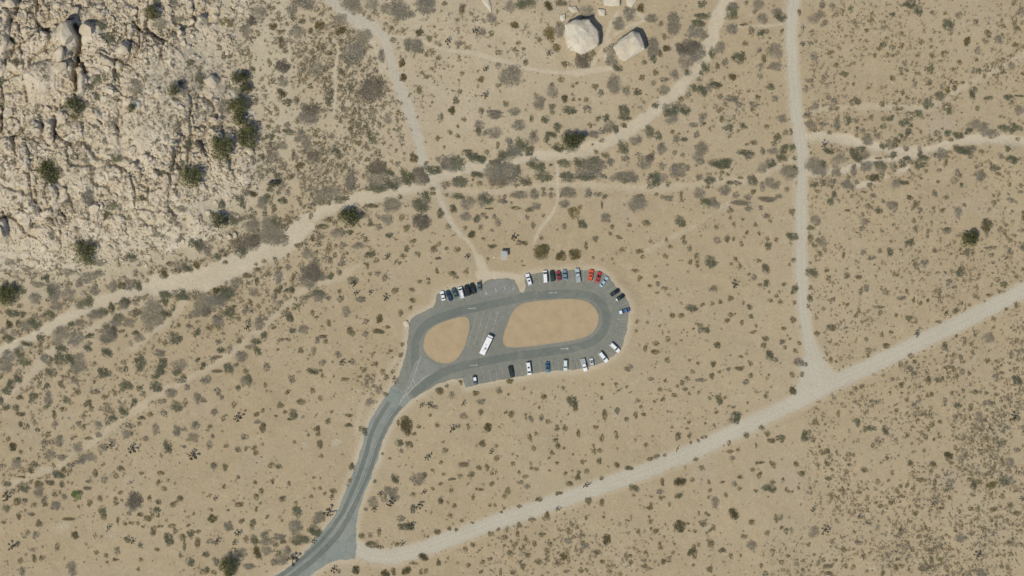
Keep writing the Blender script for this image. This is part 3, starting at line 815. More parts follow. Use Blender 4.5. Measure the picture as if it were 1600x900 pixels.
for px, py, rad, n in [(700, 24, 12, 60), (755, 8, 14, 50), (526, 692, 9, 40), (478, 694, 7, 30), (970, 880, 10, 25), (100, 823, 16, 60), (175, 838, 10, 30), (30, 690, 40, 60), (395, 440, 24, 90), (350, 372, 14, 40),
                       (895, 22, 16, 60), (860, 20, 20, 50), (300, 430, 30, 50), (190, 430, 50, 140), (560, 620, 20, 40), (600, 830, 40, 60), (1000, 400, 60, 40)]:
    for i in range(n):
        a = random.uniform(0, 6.28); q = rad * math.sqrt(random.random())
        x, y = W(px + q * math.cos(a), py + q * math.sin(a) * 0.7)
        if gf(lotd, x, y) > -0.5 or gf(sg, x, y) > -0.5: continue
        pts.append((x, y, gz(x, y), random.uniform(0.10, 0.38)))
for k in range(900):
    px = random.uniform(660, 940); py = random.uniform(465, 570); x, y = W(px, py)
    A = np.array([[x]]); B = np.array([[y]])
    if inside(A, B, I1)[0, 0] or inside(A, B, I2)[0, 0]:
        if min(seg_dist(A, B, list(I1) + [I1[0]])[0, 0], seg_dist(A, B, list(I2) + [I2[0]])[0, 0]) > 0.7: pts.append((x, y, 0.16, random.uniform(0.06, 0.17)))
stones("pale_stones", pts, "thin scatters of small pale stones on the open sand", M_ROCKW)

# the separate giant boulders at the top of the photo
def hull_boulder(label, outline, ridge, h, base_px):
    bm = bmesh.new()
    c = W(*base_px)
    pts = [(W(*p)[0] - c[0], W(*p)[1] - c[1]) for p in outline]
    for s, z in ((0.96, -0.8), (1.0, h * 0.3), (1.0, h * 0.50), (0.96, h * 0.66)):
        for x, y in pts: bm.verts.new((x * s + random.uniform(-.15, .15), y * s + random.uniform(-.15, .15), z))
    for px, py, z in ridge:
        x, y = W(px, py); bm.verts.new((x - c[0], y - c[1], z * 0.84))
    bmesh.ops.convex_hull(bm, input=bm.verts)
    bmesh.ops.delete(bm, geom=[v for v in bm.verts if not v.link_faces], context='VERTS')
    bmesh.ops.triangulate(bm, faces=bm.faces)
    bmesh.ops.bevel(bm, geom=list(bm.edges), offset=min(0.22, 0.05 * h), segments=1, affect='EDGES')
    bmesh.ops.triangulate(bm, faces=bm.faces)
    bmesh.ops.subdivide_edges(bm, edges=[e for e in bm.edges if e.calc_length() > 0.8], cuts=2, use_grid_fill=False)
    bmesh.ops.triangulate(bm, faces=bm.faces)
    for v in bm.verts:
        n = (float(vnoise(v.co.x + 50, v.co.y + v.co.z, 2.2, 2)) - 0.5) * 0.7 + (float(vnoise(v.co.x * 1.3 + 90, v.co.y - v.co.z, 0.8, 2)) - 0.5) * 0.3
        q = v.co.copy() * (1 + n * min(1.0, h / 7.6) / max(v.co.length, 0.6 * h + 0.4))
        if q.length < v.co.length * 1.25: v.co = q
    me = bm_mesh("giant_boulder", bm, M_ROCKW)
    o = obj("giant_boulder", me, loc=(c[0], c[1], gz(*c)))
    return tag(o, label, "boulder")
hull_boulder("huge faceted pale boulder casting a dark shadow beside the top footpath",
    [(882, 39), (900, 31), (920, 31), (935, 50), (935, 72), (922, 81), (908, 86), (888, 78), (881, 60)], [(890, 57, 7.6), (902, 62, 8.8), (918, 54, 8.4), (905, 41, 8.2), (912, 74, 5.6)], 7.6, (908, 58))
hull_boulder("huge flat topped boulder like a tilted block, right of the faceted boulder",
    [(957, 74), (965, 65), (987.5, 50), (999, 51), (1004, 65), (1008, 77.5), (993, 86), (975, 97.5), (969, 94)], [(972, 74, 6.8), (992, 58, 8.2), (1000, 74, 7.0), (978, 88, 5.6)], 7.0, (983, 73))
hull_boulder("white slab boulder cut off by the top edge of the photo",
    [(943, -14), (969, -16), (969, 9), (956, 10), (943, 9)], [(952, -5, 2.6), (962, -3, 2.6)], 2.2, (956, -3))
hull_boulder("second white slab boulder at the top edge, right of the first slab",
    [(977, -12), (995, -10), (994, 2), (986, 12), (979, 8)], [(986, -2, 2.0)], 1.7, (986, 0))
hull_boulder("small white block boulder touching the upper right of the faceted boulder",
    [(934, 14), (945, 15), (945, 25), (935, 24)], [(939, 19, 1.6)], 1.3, (939, 19))
hull_boulder("pale rounded rock among shrubs above the faceted boulder",
    [(888, 10), (899, 10), (904, 18), (896, 20), (889, 16)], [(896, 15, 1.5)], 1.2, (896, 15))
hull_boulder("small white rock at the upper left of the faceted boulder",
    [(876, 24), (883, 22), (884, 31), (878, 34), (875, 30)], [(880, 28, 1.6)], 1.3, (880, 28))
hull_boulder("long pale slab rock at the top edge above the cross trail",
    [(750, -8), (762, -6), (768, 10), (768, 20), (763, 14), (754, 3)], [(763, 8, 1.4)], 1.0, (760, 2))
hull_boulder("pale boulder at the left shoulder of the parking lot",
    [(630, 502), (634, 500), (638, 504), (639, 509), (636, 512), (631, 508)], [(635, 506, 0.95)], 0.8, (635, 506))
hull_boulder("little pale stone beside the toilet hut wall", [(770, 401), (773.5, 400.5), (774, 402.6), (771, 403.2)], [(772, 401.8, 0.4)], 0.3, (772, 402))
# ------------------------------------------------------------------ plants
def crown_np(seed, n, lobes, flat=0.75, leaf=0.12, spread=0.55, ragged=0.22, inner=0.35):
    """leaf quads through the volume of several lobes, unit radius; returns verts, faces, tints"""
    r = np.random.default_rng(seed)
    L = []
    for i in range(lobes):
        a = r.uniform(0, 2 * np.pi); q = spread * np.sqrt(r.random()) if lobes > 1 else 0
        L.append((q * np.cos(a), q * np.sin(a), r.uniform(0.0, 0.35), r.uniform(0.22, 0.5) * (1.0 if lobes < 12 else 0.72) if lobes > 1 else 1.0, r.uniform(0, 1)))
    if lobes > 1: L[0] = (0, 0, 0.1, 0.62, r.uniform(0.3, 0.7))
    L = np.array(L)
    w = L[:, 3] ** 2; w /= w.sum()
    k = r.choice(len(L), n, p=w)
    d = r.normal(size=(n, 3)); d[:, 2] = np.abs(d[:, 2]) * 0.9; d /= np.linalg.norm(d, axis=1)[:, None]
    rad = L[k, 3] * (inner + (1 - inner) * r.random(n) ** 0.5) * (1 + ragged * (r.random(n) - 0.5))
    c = L[k, :3] + d * rad[:, None]
    c[:, 2] *= flat
    c[:, :2] /= np.percentile(np.hypot(c[:, 0], c[:, 1]), 88)
    nrm = d + r.normal(size=(n, 3)) * 0.7; nrm /= np.linalg.norm(nrm, axis=1)[:, None]
    t = np.cross(nrm, r.normal(size=(n, 3))); t /= np.linalg.norm(t, axis=1)[:, None]
    b = np.cross(nrm, t)
    s = leaf * (0.6 + 0.8 * r.random(n))[:, None]; e = s * (0.5 + 0.5 * r.random((n, 1)))
    V = np.stack([c - t * s, c - b * e, c + t * s, c + b * e], 1).reshape(-1, 3)
    Fc = np.arange(n * 4).reshape(n, 4)
    tint = np.clip(-0.15 + 0.95 * L[k, 4] + 0.35 * r.random(n), 0, 1)
    return V, Fc, np.repeat(tint, 4)
def leaf_mesh(name, V, Fc, tint, mat):
    me = mesh_np(name, V, Fc, mat)
    ca = me.color_attributes.new("leaf", 'FLOAT_COLOR', 'POINT')
    ca.data.foreach_set("color", np.stack([tint, tint, tint, np.ones_like(tint)], -1).astype(np.float32).ravel())
    return me
NM = {'g': "leafless_shrub", 'm': "leafless_thicket", 'd': "green_shrub", 'b': "desert_shrub", 'y': "yellow_shrub", 'n': "green_shrub", 'w': "desert_shrub", 't': "juniper_tree"}
def protos(key):
    out = {}
    dens = {'g': 0.9, 'm': 1.4, 'd': 1.0, 'b': 0.9, 'y': 1.0, 'n': 1.0, 'w': 1.2, 't': 1.25}[key]
    for sz, n, lf, lo in (("s", 120, 0.17, 3), ("m", 300, 0.12, 6), ("l", 850, 0.072, 14), ("x", 1900, 0.050, 24)):
        out[sz] = []
        for i in range(6 if sz in "sm" else 4):
            V, Fc, t = crown_np(hash((ord(key), ord(sz), i)) % 99991, int(n * dens), lo, leaf=lf, flat=0.7 if key != 't' else 0.9)
            out[sz].append(leaf_mesh(NM[key] if key != 't' else "crown", V, Fc, t, M_F[key]))
    return out
PR = {k: protos(k) for k in "gmdbytnw"}
trunks = {}
def trunk_mesh(h, r):
    bm = bmesh.new()
    add_cyl(bm, (0, 0, -0.3), (0.05, 0.02, h * 0.55), r, r * 0.7)
    for a in range(5):
        q = a * 1.26
        add_cyl(bm, (0.04, 0.02, h * 0.4), (math.cos(q) * h * 0.3, math.sin(q) * h * 0.3, h * 0.85), r * 0.5, r * 0.15, 6)
    return bm_mesh("trunk", bm, M_BARK)
TRK = trunk_mesh(1.0, 0.09)
# Joshua trees: forking fibrous arms, each ending in a ball of stiff spikes
def joshua_parts(seed, arms):
    r = random.Random(seed); bm = bmesh.new(); tips = []
    add_cyl(bm, (0, 0, -0.3), (0, 0, 1.5), 0.24, 0.19, 8)
    def grow(p, d, L, rad, depth):
        e = p + d * L
        add_cyl(bm, p, e, rad, rad * 0.8, 6)
        if depth == 0: tips.append((e, d)); return
        for k in range(r.choice((2, 2, 3))):
            nd = (d + Vector((r.uniform(-1, 1), r.uniform(-1, 1), r.uniform(-0.1, 0.6))) * 0.9).normalized()
            grow(e, nd, L * r.uniform(0.65, 0.95), rad * 0.8, depth - 1)
    for k in range(arms):
        a = k * 6.28 / arms + r.uniform(-0.5, 0.5)
        grow(Vector((0, 0, 1.4)), Vector((math.cos(a) * 0.8, math.sin(a) * 0.8, 0.8)).normalized(), r.uniform(0.7, 1.1), 0.16, 2 if arms > 2 else 1)
    tm = bm_mesh("trunk", bm, M_BARK)
    rr = np.random.default_rng(seed); V = []; T = []
    for e, d in tips:
        n = 46; q = rr.normal(size=(n, 3)) + np.array(d) * 0.6; q /= np.linalg.norm(q, axis=1)[:, None]
        L = rr.uniform(0.28, 0.5, n)[:, None]
        side = np.cross(q, rr.normal(size=(n, 3))); side /= np.linalg.norm(side, axis=1)[:, None]
        c = np.array(e)
        V.append(np.stack([c + side * 0.05, c + q * L, c - side * 0.05, c + q * L * 0.4 - side * 0.07], 1).reshape(-1, 3))
        T.append(np.repeat(rr.random(n) * 0.7 + rr.random() * 0.3, 4))
        # shaggy dead leaves along the arm below the rosette
        n = 16; q = rr.normal(size=(n, 3)); q /= np.linalg.norm(q, axis=1)[:, None]; cc = c - np.array(d) * rr.uniform(0.1, 0.5, n)[:, None]
        side = np.cross(q, np.array(d)); 
        V.append(np.stack([cc + side * 0.05, cc + q * 0.3, cc - side * 0.05, cc + q * 0.1], 1).reshape(-1, 3)); T.append(np.zeros(n * 4))
    V = np.concatenate(V); T = np.concatenate(T)
    return tm, leaf_mesh("crown", V, np.arange(len(V)).reshape(-1, 4), T, M_F['j'])
JP = {"s": [joshua_parts(i, 2) for i in range(4)], "l": [joshua_parts(i + 10, 4) for i in range(5)]}

VEGDATA = """
@320 0
g 785 15 75 50;g 425 105 55;g 325 240 40;m 370 165 33;g 680 80 40;o 765 170 28;g 715 250 45;o 830 240 25;o 900 200 40;o 540 205 32;g 840 160 25;g 1060 150 40;o 1055 235 40;g 1180 70 40;g 1305 40 50;g 1130 10 60;g 1410 65 35;g 1520 80 65;g 1245 285 60 50;g 1170 410 75;m 1315 690 75;m 610 515 50 40;g 885 520 40 50;o 1085 570 28;d 1235 550 18;g 1330 545 25;d 980 785 32;d 650 800 30;d 820 675 22;o 965 605 22;g 1380 440 25 40;g 1470 315 22;o 1450 220 22;o 1545 235 20;g 1580 345 30;o 605 330 22 50;o 890 380 18;o 960 415 35 22;o 1005 355 16;g 610 640 35;o 730 440 20;t 260 610 40;t 320 600 30;t 320 690 36;g 260 740 50;t 270 840 70 55;g 160 850 50;y 175 180 35;o 150 440 20 35;o 185 435 20;m 840 860 55 40;g 770 835 30;o 715 780 28;o 560 855 22;o 400 785 18;o 600 725 35;o 1170 880 20;o 1510 880 20;o 1130 640 20;o 510 500 18;o 370 535 25;g 755 550 35 25;o 780 625 20;g 265 360 22;g 115 310 18;o 1540 490 30;o 1550 600 30
@0 0
d 700 50 30;t 1195 110 45;g 1380 45 40;g 1390 140 40;g 1260 200 42;d 115 310 42;o 140 495 32;d 805 210 26 38;d 855 320 42 50;o 905 250 30;d 940 610 28;d 780 615 36;d 730 670 30;g 1075 700 48 60;t 600 840 60 55;d 785 765 30;t 1050 855 28;d 1480 515 32;d 1420 640 28;t 1370 710 38;d 1560 640 36 55;o 1310 590 20;d 25 835 32;g 60 430 38;o 395 160 20;o 1100 180 38 24;d 1230 10 24;d 10 650 30
@640 0
g 130 50 75 50;o 265 30 22;o 410 70 22 40;g 790 50 40;d 905 30 60 42;o 1185 25 48 28;o 1085 50 35;g 640 140 35;o 820 190 32;g 30 350 60;g 15 110 30;y 1095 265 38 52;y 1145 375 28;j 1085 420 26;g 1385 100 55;g 1175 230 35 50;m 1360 470 55;g 1570 400 45;g 1580 480 40;o 1210 500 25;o 910 490 24;g 785 590 70 72;j 590 545 24;j 585 750 30;g 1115 715 40 45;o 1115 660 18;g 1010 800 38 52;g 1590 665 42 60;o 1450 680 26;g 1490 735 28;o 1380 780 20;o 1210 775 30;o 1110 835 28;d 1245 865 45 30;g 1390 855 35 25;o 1115 880 18;g 670 880 55 20;g 820 875 40 28;o 755 815 24;o 560 860 24;o 360 790 28;o 330 860 30;o 395 715 20;o 72 712 28;o 130 600 22;o 410 575 18;o 175 400 22;o 230 450 22;o 90 400 18;j 510 245 30;g 560 250 30;o 640 260 22;j 300 325 30;g 380 335 25;o 80 255 30;o 155 300 26;o 480 110 16;o 850 340 20;o 815 390 18;o 890 385 14;o 1010 310 20;o 560 620 26;o 690 670 20;o 1185 625 22;o 1270 670 16;o 1310 650 14;j 1240 510 20;o 1430 410 22;g 690 515 25;o 440 370 16;o 690 410 20;o 1285 775 16;o 1330 780 12
@960 0
o 205 60 32;g 115 105 45;g 30 185 40 50;g 290 145 48 26;g 365 185 20;g 460 190 48 75;g 300 375 45 65;d 680 35 28;d 690 125 50 22;d 655 180 42 28;g 620 250 52 50;g 695 275 30 30;m 575 375 75 55;g 640 410 60;g 545 490 45 42;d 575 565 25;d 310 465 25;o 360 425 20 26;o 410 380 30;g 230 490 20;d 30 530 35 28;o 218 605 22;o 320 570 24;g 465 580 28 32;g 385 620 32 20;g 305 645 20;g 15 665 40 55;g 90 710 32;d 175 720 24 30;g 385 705 34 36;d 325 815 26;d 75 860 34 44;d 440 860 50 48;d 550 860 40 32;g 495 820 25;o 525 778 22;d 680 710 36;d 610 690 28;g 740 675 32;d 785 665 45 22;g 575 745 26;d 915 95 48 42;g 935 55 34;g 1125 30 36 40;b 1028 20 18;d 1300 130 42 34;g 1270 90 30;g 1155 145 36;g 925 225 38 40;g 1070 240 22 36;d 1140 255 28 26;g 1190 245 18;b 1010 190 34 12;g 820 370 36 42;d 765 420 24 38;d 965 455 48 34;d 1000 420 22;d 715 525 32 36;b 805 515 18 30;g 860 490 28;d 685 570 18 26;g 1260 400 54 54;o 1165 450 22 28;g 1130 390 18;g 1150 520 24;g 1260 520 42 30;g 1140 600 22;o 920 600 30;d 1225 675 26;g 1250 770 24;g 915 770 40 24;g 970 815 32 22;g 825 755 22;g 865 810 18;o 830 850 20;g 1095 820 36 24;o 1085 865 20;o 1120 765 20;g 1490 700 26;g 1530 635 32 20;g 1560 145 38 38;o 1445 90 16 26;j 1475 220 20;j 1465 350 22;g 1560 435 30;g 1570 825 30;g 1510 890 22;d 1310 240 16;o 390 285 22;o 1095 95 18;o 1020 340 22
@1280 0
g 25 35 28;g 100 50 24;d 245 65 22;g 15 115 30;g 28 193 22;g 130 115 20;g 265 170 26 22;j 568 125 22;o 410 110 15;o 408 165 20;d 710 35 40 30;d 778 85 28 34;o 660 40 20 14;o 878 100 15;o 985 100 16;g 1090 118 28;d 1005 200 38 42;g 1220 180 20 28;o 1310 255 26 26;o 1320 288 18 12;g 1398 312 30;o 1428 270 14;o 1525 180 22;o 1538 222 28 22;g 1578 85 22 38;o 1440 205 18;o 1155 325 32 30;o 1530 350 26 22;o 800 328 22;o 505 345 30 28;o 470 385 20;o 435 430 18;g 565 370 20;o 640 355 22;o 570 435;g 1240 400 26;d 1225 465 16;o 885 435 20 26;o 965 430 16 22;o 770 440 18;o 1090 485 20 22;g 1440 465 18;g 1500 510 24 28;o 1415 530 16 24;d 873 545 20 30;o 1045 543 22 14;g 1210 550 26 24;d 1245 560 22;g 1310 550 16;o 1290 590 16 24;g 670 495 20;o 637 540 18;g 680 540 20;o 640 575 16;o 575 610 24;o 132 518 24 20;b 190 575 32 20;o 210 590 16;o 80 410 18;o 105 405 14;j 95 285 12;o 270 653 14;o 863 645 26 24;o 650 720 22;o 685 765 18;j 1030 645 22;o 1070 645 14;o 1120 645 16;o 1055 690 26;y 1000 695 20 26;d 945 750 32 34;d 840 810 32 34;d 880 820 20 22;d 770 890 26;d 1025 870 26;o 970 845 20;o 1235 845 18;d 1220 705 22;d 1192 745 20 34;o 1315 770 22;o 1345 765 18;d 1478 755 26;g 1560 860 28 34;o 1510 800 16;d 490 815 20 24;d 300 790 26 24;g 250 795 18;g 105 805 28;o 135 845 20;o 95 850 20;g 75 765 20;o 600 850 28 16;o 640 850 16;o 635 265 20;o 375 235 22 16;o 1560 750 40 8;o 1010 815 22 12;o 1590 575 16
@0 180
t 390 450 62 85;d 920 340 34 32;d 1410 75 28;d 1475 235 30 36;t 1505 490 68 68;d 1430 385 28;d 1285 455 24;g 690 640 44 64;d 880 700 50 42;b 835 785 38 36;d 85 785 20 26;d 265 855 34 30;b 1125 650 30;b 1330 740 30 18;g 1420 720 46 34;d 265 315 28 16;g 830 205 24;g 885 55 32 50;g 280 240 28;y 600 15 36 24;g 680 350 30 32;b 1390 300 24 14;o 795 632 22 14;g 1120 860 20;g 1245 750 18;o 660 805 20 12;g 170 690 24
@320 180
t 265 40 48 36;t 345 170 55 80;t 140 265 66 82;b 300 210 28 46;g 350 260 40 26;d 660 130 34 24;g 645 80 24;o 500 95 22;d 515 170 30 24;g 600 235 36 28;m 545 255 32 20;g 545 330 48 36;g 495 380 28;d 440 325 24;g 745 165 38 44;g 790 235 38 34;g 765 290 26;b 690 290 16 28;b 860 155 22;b 885 122 22;m 850 330 44 42;g 875 410 22;b 935 355 26;o 880 215 34 14;g 810 25 70 38;o 720 50 18;d 1020 285 34 26;g 1000 168 22;b 1200 220 30 24;g 1430 30 32 34;d 1250 98 22;d 1275 155 24;d 1305 185 30 28;o 1140 115 28 26;o 1275 343 24 18;o 1365 70 14 24;b 1540 180 14;m 1345 410 62 44;g 1340 500 66 62;d 1440 455 34 26;d 1350 570 60 34;d 1465 540 46 40;g 1500 525 38;d 1560 450 26 40;d 1580 505 34 42;g 1140 520 34 72;g 1105 490 24;g 1500 385 26 18;b 740 395 30;b 685 475 24;o 735 440;d 570 478 32 30;g 435 475 32;d 490 430 20;t 535 545 32 22;g 600 550 30 42;d 500 580 28 20;g 640 600 24;g 580 610 18;d 485 655 28 32;g 450 690 34 46;d 605 672 30 28;d 265 645 36 30;g 320 600 28 34;d 300 700 28 24;b 370 610 34 30;d 130 690 24 40;t 100 820 44 50;d 200 820 46 42;g 205 780 26;b 285 810 24 18;b 465 775 24 20;d 395 765 18;b 360 785 22 22;g 370 870 60 40;g 510 855 58 50;d 560 840 34 44;m 625 880 34 26;b 665 830 20 26;b 700 795 18;g 935 620 56 62;g 1020 590 42 36;d 910 685 26 20;d 970 690 18;d 1050 655 36 32;d 1095 645 22 26;g 845 700 22 16;g 825 580 28 20;b 750 690 12 24;g 828 775 22 28;t 1120 800 66 56;d 1155 770 36;g 1240 778 38 24;b 1310 710 48 18;g 1470 700 58 44;g 1425 735 26;d 1525 640 20;g 1430 815 44 38;b 1545 795 22;b 1295 845 24;g 1360 880 26;b 935 870 48 22;b 1575 880 28;o 540 730 26
@640 180
b 35 335 34 38;g 240 15 26 30;g 550 75 36 28;d 540 125 18 34;g 670 10 46 22;g 665 140 56 40;g 585 148 20;g 780 205 32 28;o 690 225 16 28;g 850 80 50 34;g 965 180 34 40;m 960 155 24;d 885 225 48 44;g 840 280 48 44;d 935 280 34 34;d 755 310 58 46;g 800 280 36;m 665 365 44 28;d 1065 30 28;d 1155 80 28;d 1160 115 20;d 1100 155 38 24;d 1065 190 26 24;d 1165 255 42 28;t 1250 215 52 62;t 1310 190 44;b 220 178 20;b 145 30 2;o 320 135 18;o 375 160 18;o 375 85 14;d 490 320 42 30;d 520 345 52 34;d 570 340 26;b 450 280 40 14;o 605 290 18;g 260 330 22;g 225 345 22;g 310 380 60 50;d 380 370 46 55;m 270 390 28;d 185 430 50 36;m 75 450 42;g 65 490 58 46;m 120 500 30;d 10 490 24 38;d 130 375 18;d 400 515 48 38;g 385 530 50 30;d 525 468 40 24;b 490 465 18;g 280 545 36 24;b 185 572 20 14;g 660 440 66 55;g 760 450 95 72;m 690 510 55 56;m 840 430 30;d 985 385 56 36;d 1030 400 24 28;d 1040 480 56 42;d 910 515 40 36;b 835 545 24 20;b 545 535 22;d 100 700 64 50;d 130 620 28 28;b 185 615 22 16;b 290 625 14;d 375 635 38 22;g 450 690 48 46;d 605 655 50 36;g 570 670 30 52;g 725 670 36 20;g 745 635 16;g 855 622 52 28;g 975 618 34 32;g 1050 615 22;g 1105 630 20 24;b 1040 578 16;b 1105 580 20 10;g 1245 605 60 34;b 1185 625;g 1400 610 30;g 1465 620 30 20;m 1530 635 20;d 1210 375 42 30;d 1240 480 50 38;d 1335 370 40 36;d 1430 370 46 44;g 1400 430 90 62;d 1370 480 60 30;g 1500 390 34;g 1570 360 30;b 1460 295 20;b 1535 315 30 24;g 1520 480 26 22;g 1585 500 26;d 1100 388 12;g 1210 695 36 28;y 1282 765 38 38;b 1330 720 18;g 1535 805 34 32;d 1350 850 28 34;d 235 765 30 28;b 340 735 24 32;b 325 710 14;m 95 830 52 60;g 300 875 22;b 435 880 16;g 555 875 20;g 435 790 38 32;d 530 810 24 28;g 580 780 20;d 603 797 14;g 665 795 20;g 690 840 20 30;b 930 740 30 20;g 985 710 34 26;b 830 725 36 14;b 1045 785 12;g 920 800 18;b 620 730 30 8;b 1500 700 8 30;g 965 860 18 24;m 1210 870 20;b 1580 870 18;b 420 30 20;b 955 25 14 30;d 1470 30 22;d 1530 25 26;g 1440 150 34 26;g 1510 120 34 26;g 1560 95 30 40;b 1410 80 16 22;g 1500 195 18;b 270 250 12;b 1430 228 9
@960 180
d 75 20 42 22;b 70 75 30 20;d 10 110 18 34;g 440 20 44 42;d 280 130 42 36;d 345 165 28 26;b 455 132 16;g 478 185 26 30;b 548 193 28 22;g 640 155 24;g 605 80 32 24;b 690 65 24 14;b 840 38 24;d 900 98 26 28;b 1000 85 22 28;j 768 93 10;j 838 105 10;b 1190 90 18;g 1310 25 32 32;g 690 10 30;b 1380 135 16 24;g 1335 140 22;d 1275 188 28 32;d 1245 222 22;b 1090 212 26 22;b 1035 228 14;d 1325 265 34 30;g 1240 280 42 24;d 1160 285 18 24;d 1390 265 22 28;d 1305 340 34 34;d 1225 375 34 32;g 1155 415 34 38;g 1370 445 58 46;d 1410 415 22;d 1408 338 16;d 75 250 36 50;g 165 205 38 30;g 200 190 22;g 368 258 30 42;g 90 342 32 20;j 180 310 20;g 235 370 48 52;m 270 340 30;g 370 395 32 26;g 300 298 16 22;g 468 295 16 20;g 535 310 18;g 680 260 42 44;m 690 265 22;g 655 325 42 34;g 670 365 28 24;d 1020 295 54 22;g 1060 320 36 20;d 830 370 74 30;d 838 400 50 22;d 840 445 18;g 495 430 48 56;g 490 400 38 22;g 575 415 22 28;g 85 480 80 36;b 40 480 22;b 80 515 24;g 150 505 30;d 305 505 46 54;g 370 490 38 34;d 422 535 20 26;g 490 500 14;g 660 492 26 24;d 743 507 32 34;b 905 530 28 22;g 955 532 32 18;d 1078 505 32 46;b 980 488 20 10;b 828 495 16;b 883 462 14;g 1210 520 32 36;g 1260 555 32 30;g 1155 570 24 34;m 725 563 16;g 658 615 36 38;b 520 620 14 30;j 520 672 18;g 860 590 42 34;g 945 625 30 22;g 1045 635 28 26;d 1085 600 22 18;g 1345 583 20;g 1190 658 62 18;g 1280 630 30 22;g 980 685 64 18;g 760 680 34 36;d 705 680 38 30;g 800 705 28;g 1055 730 28 26;g 905 745 24 24;g 1147 725 18;m 400 640;g 175 695 64 50;m 205 640 26;b 325 618 20 12;g 430 650 30 24;g 370 640;b 1388 758 24 30;d 510 830 34 40;b 540 860 18;b 245 845 32 28;b 115 860 18;g 1190 790 30 18;b 1215 825 14;b 930 850 14;b 1100 855 18;b 795 880 18;b 905 800 14;b 1000 815 12;m 1495 10 30 20;g 1535 80 38 34;b 1565 120 16;g 1570 400 60 62;d 1555 540 30 26;b 1590 595 18;b 1530 880 30 22;g 1570 820 34
@1280 180
g 30 75 30 24;g 140 70 26 44;d 218 38 28 26;d 82 132 22 16;g 290 40 22;b 500 30 22;d 555 20 28 22;b 405 20 20;d 500 88 22 22;d 660 58 30 30;d 710 75 20;d 690 130 26 24;b 715 30 18;d 635 158 24 16;g 430 118 18;g 370 190 36 44;g 340 125 24;g 450 170 26 28;b 290 160 14;d 505 238 26 26;d 600 205 30 30;g 550 225 24 38;j 35 232 28;d 78 278 36 26;m 148 272 12;d 330 265 30 22;d 270 300 34 34;d 300 335 36 30;g 350 315 38 30;g 160 340 48 34;b 470 335 30 12;b 520 328 14;d 575 310 24 24;g 680 262 26 20;g 785 260 24 26;d 790 310 22 24;d 825 335 34 20;g 955 305 36 40;d 680 350 28 22;d 650 385 26 26;g 720 365 30 20;d 770 395 26 30;d 815 390 20;b 835 440 14;d 1000 135 24 26;d 1085 160 34 28;d 1165 130 30 24;g 940 185 18 22;g 905 145 14 22;b 1030 190 24 14;g 1215 70 46 34;g 1290 110 32 46;g 1350 145 42 32;d 1440 100 38 26;d 1510 100 36 32;d 1565 98 22 20;b 1555 185 20;b 1075 252 24 22;d 1140 275 68 28;g 1200 268 26;d 1178 320 22;b 1265 288 26 16;b 1475 265 22 24;g 1415 320 22;d 1500 345 44 24;d 1530 365 18;d 1375 410 34 24;b 1395 455 24 16;g 1360 420 26;g 1228 400 18;b 1340 380 12;g 20 420 48 52;d 20 375 26;g 130 430 30 42;g 270 435 24 40;g 365 405 36 42;d 475 390 42 34;g 480 420 34;g 575 395 26 30;b 385 490 22;b 430 490 38 32;b 490 480 16 26;g 100 520 30 20;b 100 550 20;g 210 540 38 32;g 260 565 20 24;b 395 550 22 26;b 345 600 24 10;g 290 522 20;g 595 540 26 38;d 660 528 34 18;b 795 495 12;b 925 520 14;g 1080 455 30 28;b 1105 475 18;g 1050 510 26 30;d 1112 550 22 16;g 1255 470 36 36;b 985 390 18;b 990 355 14;g 935 432 18;d 82 668 26 28;b 118 615 24 24;g 420 625 28 18;b 225 745 20 14;b 385 710 18;b 498 672 14 20;g 570 705 38 32;b 600 695 14;b 470 750 26 28;b 710 648 32 18;b 760 695 26 26;b 735 718 18;g 785 742 20 22;b 893 720 16;b 957 742 20 18;g 902 615 22 26;b 995 638 16;g 1085 760 28 40;b 1135 705 16;b 1365 685 20;b 1365 632 14;b 1398 625 12;g 1495 662 28 22;b 1487 545 14;b 1580 548 18;g 1570 600 22 12;g 350 838 30 28;b 738 823 18;b 1308 855 48 46;d 995 892 34 14;b 1465 862 16;g 1415 895 22;g 330 890 22;g 755 880 20;b 1590 790 12 40
@0 360
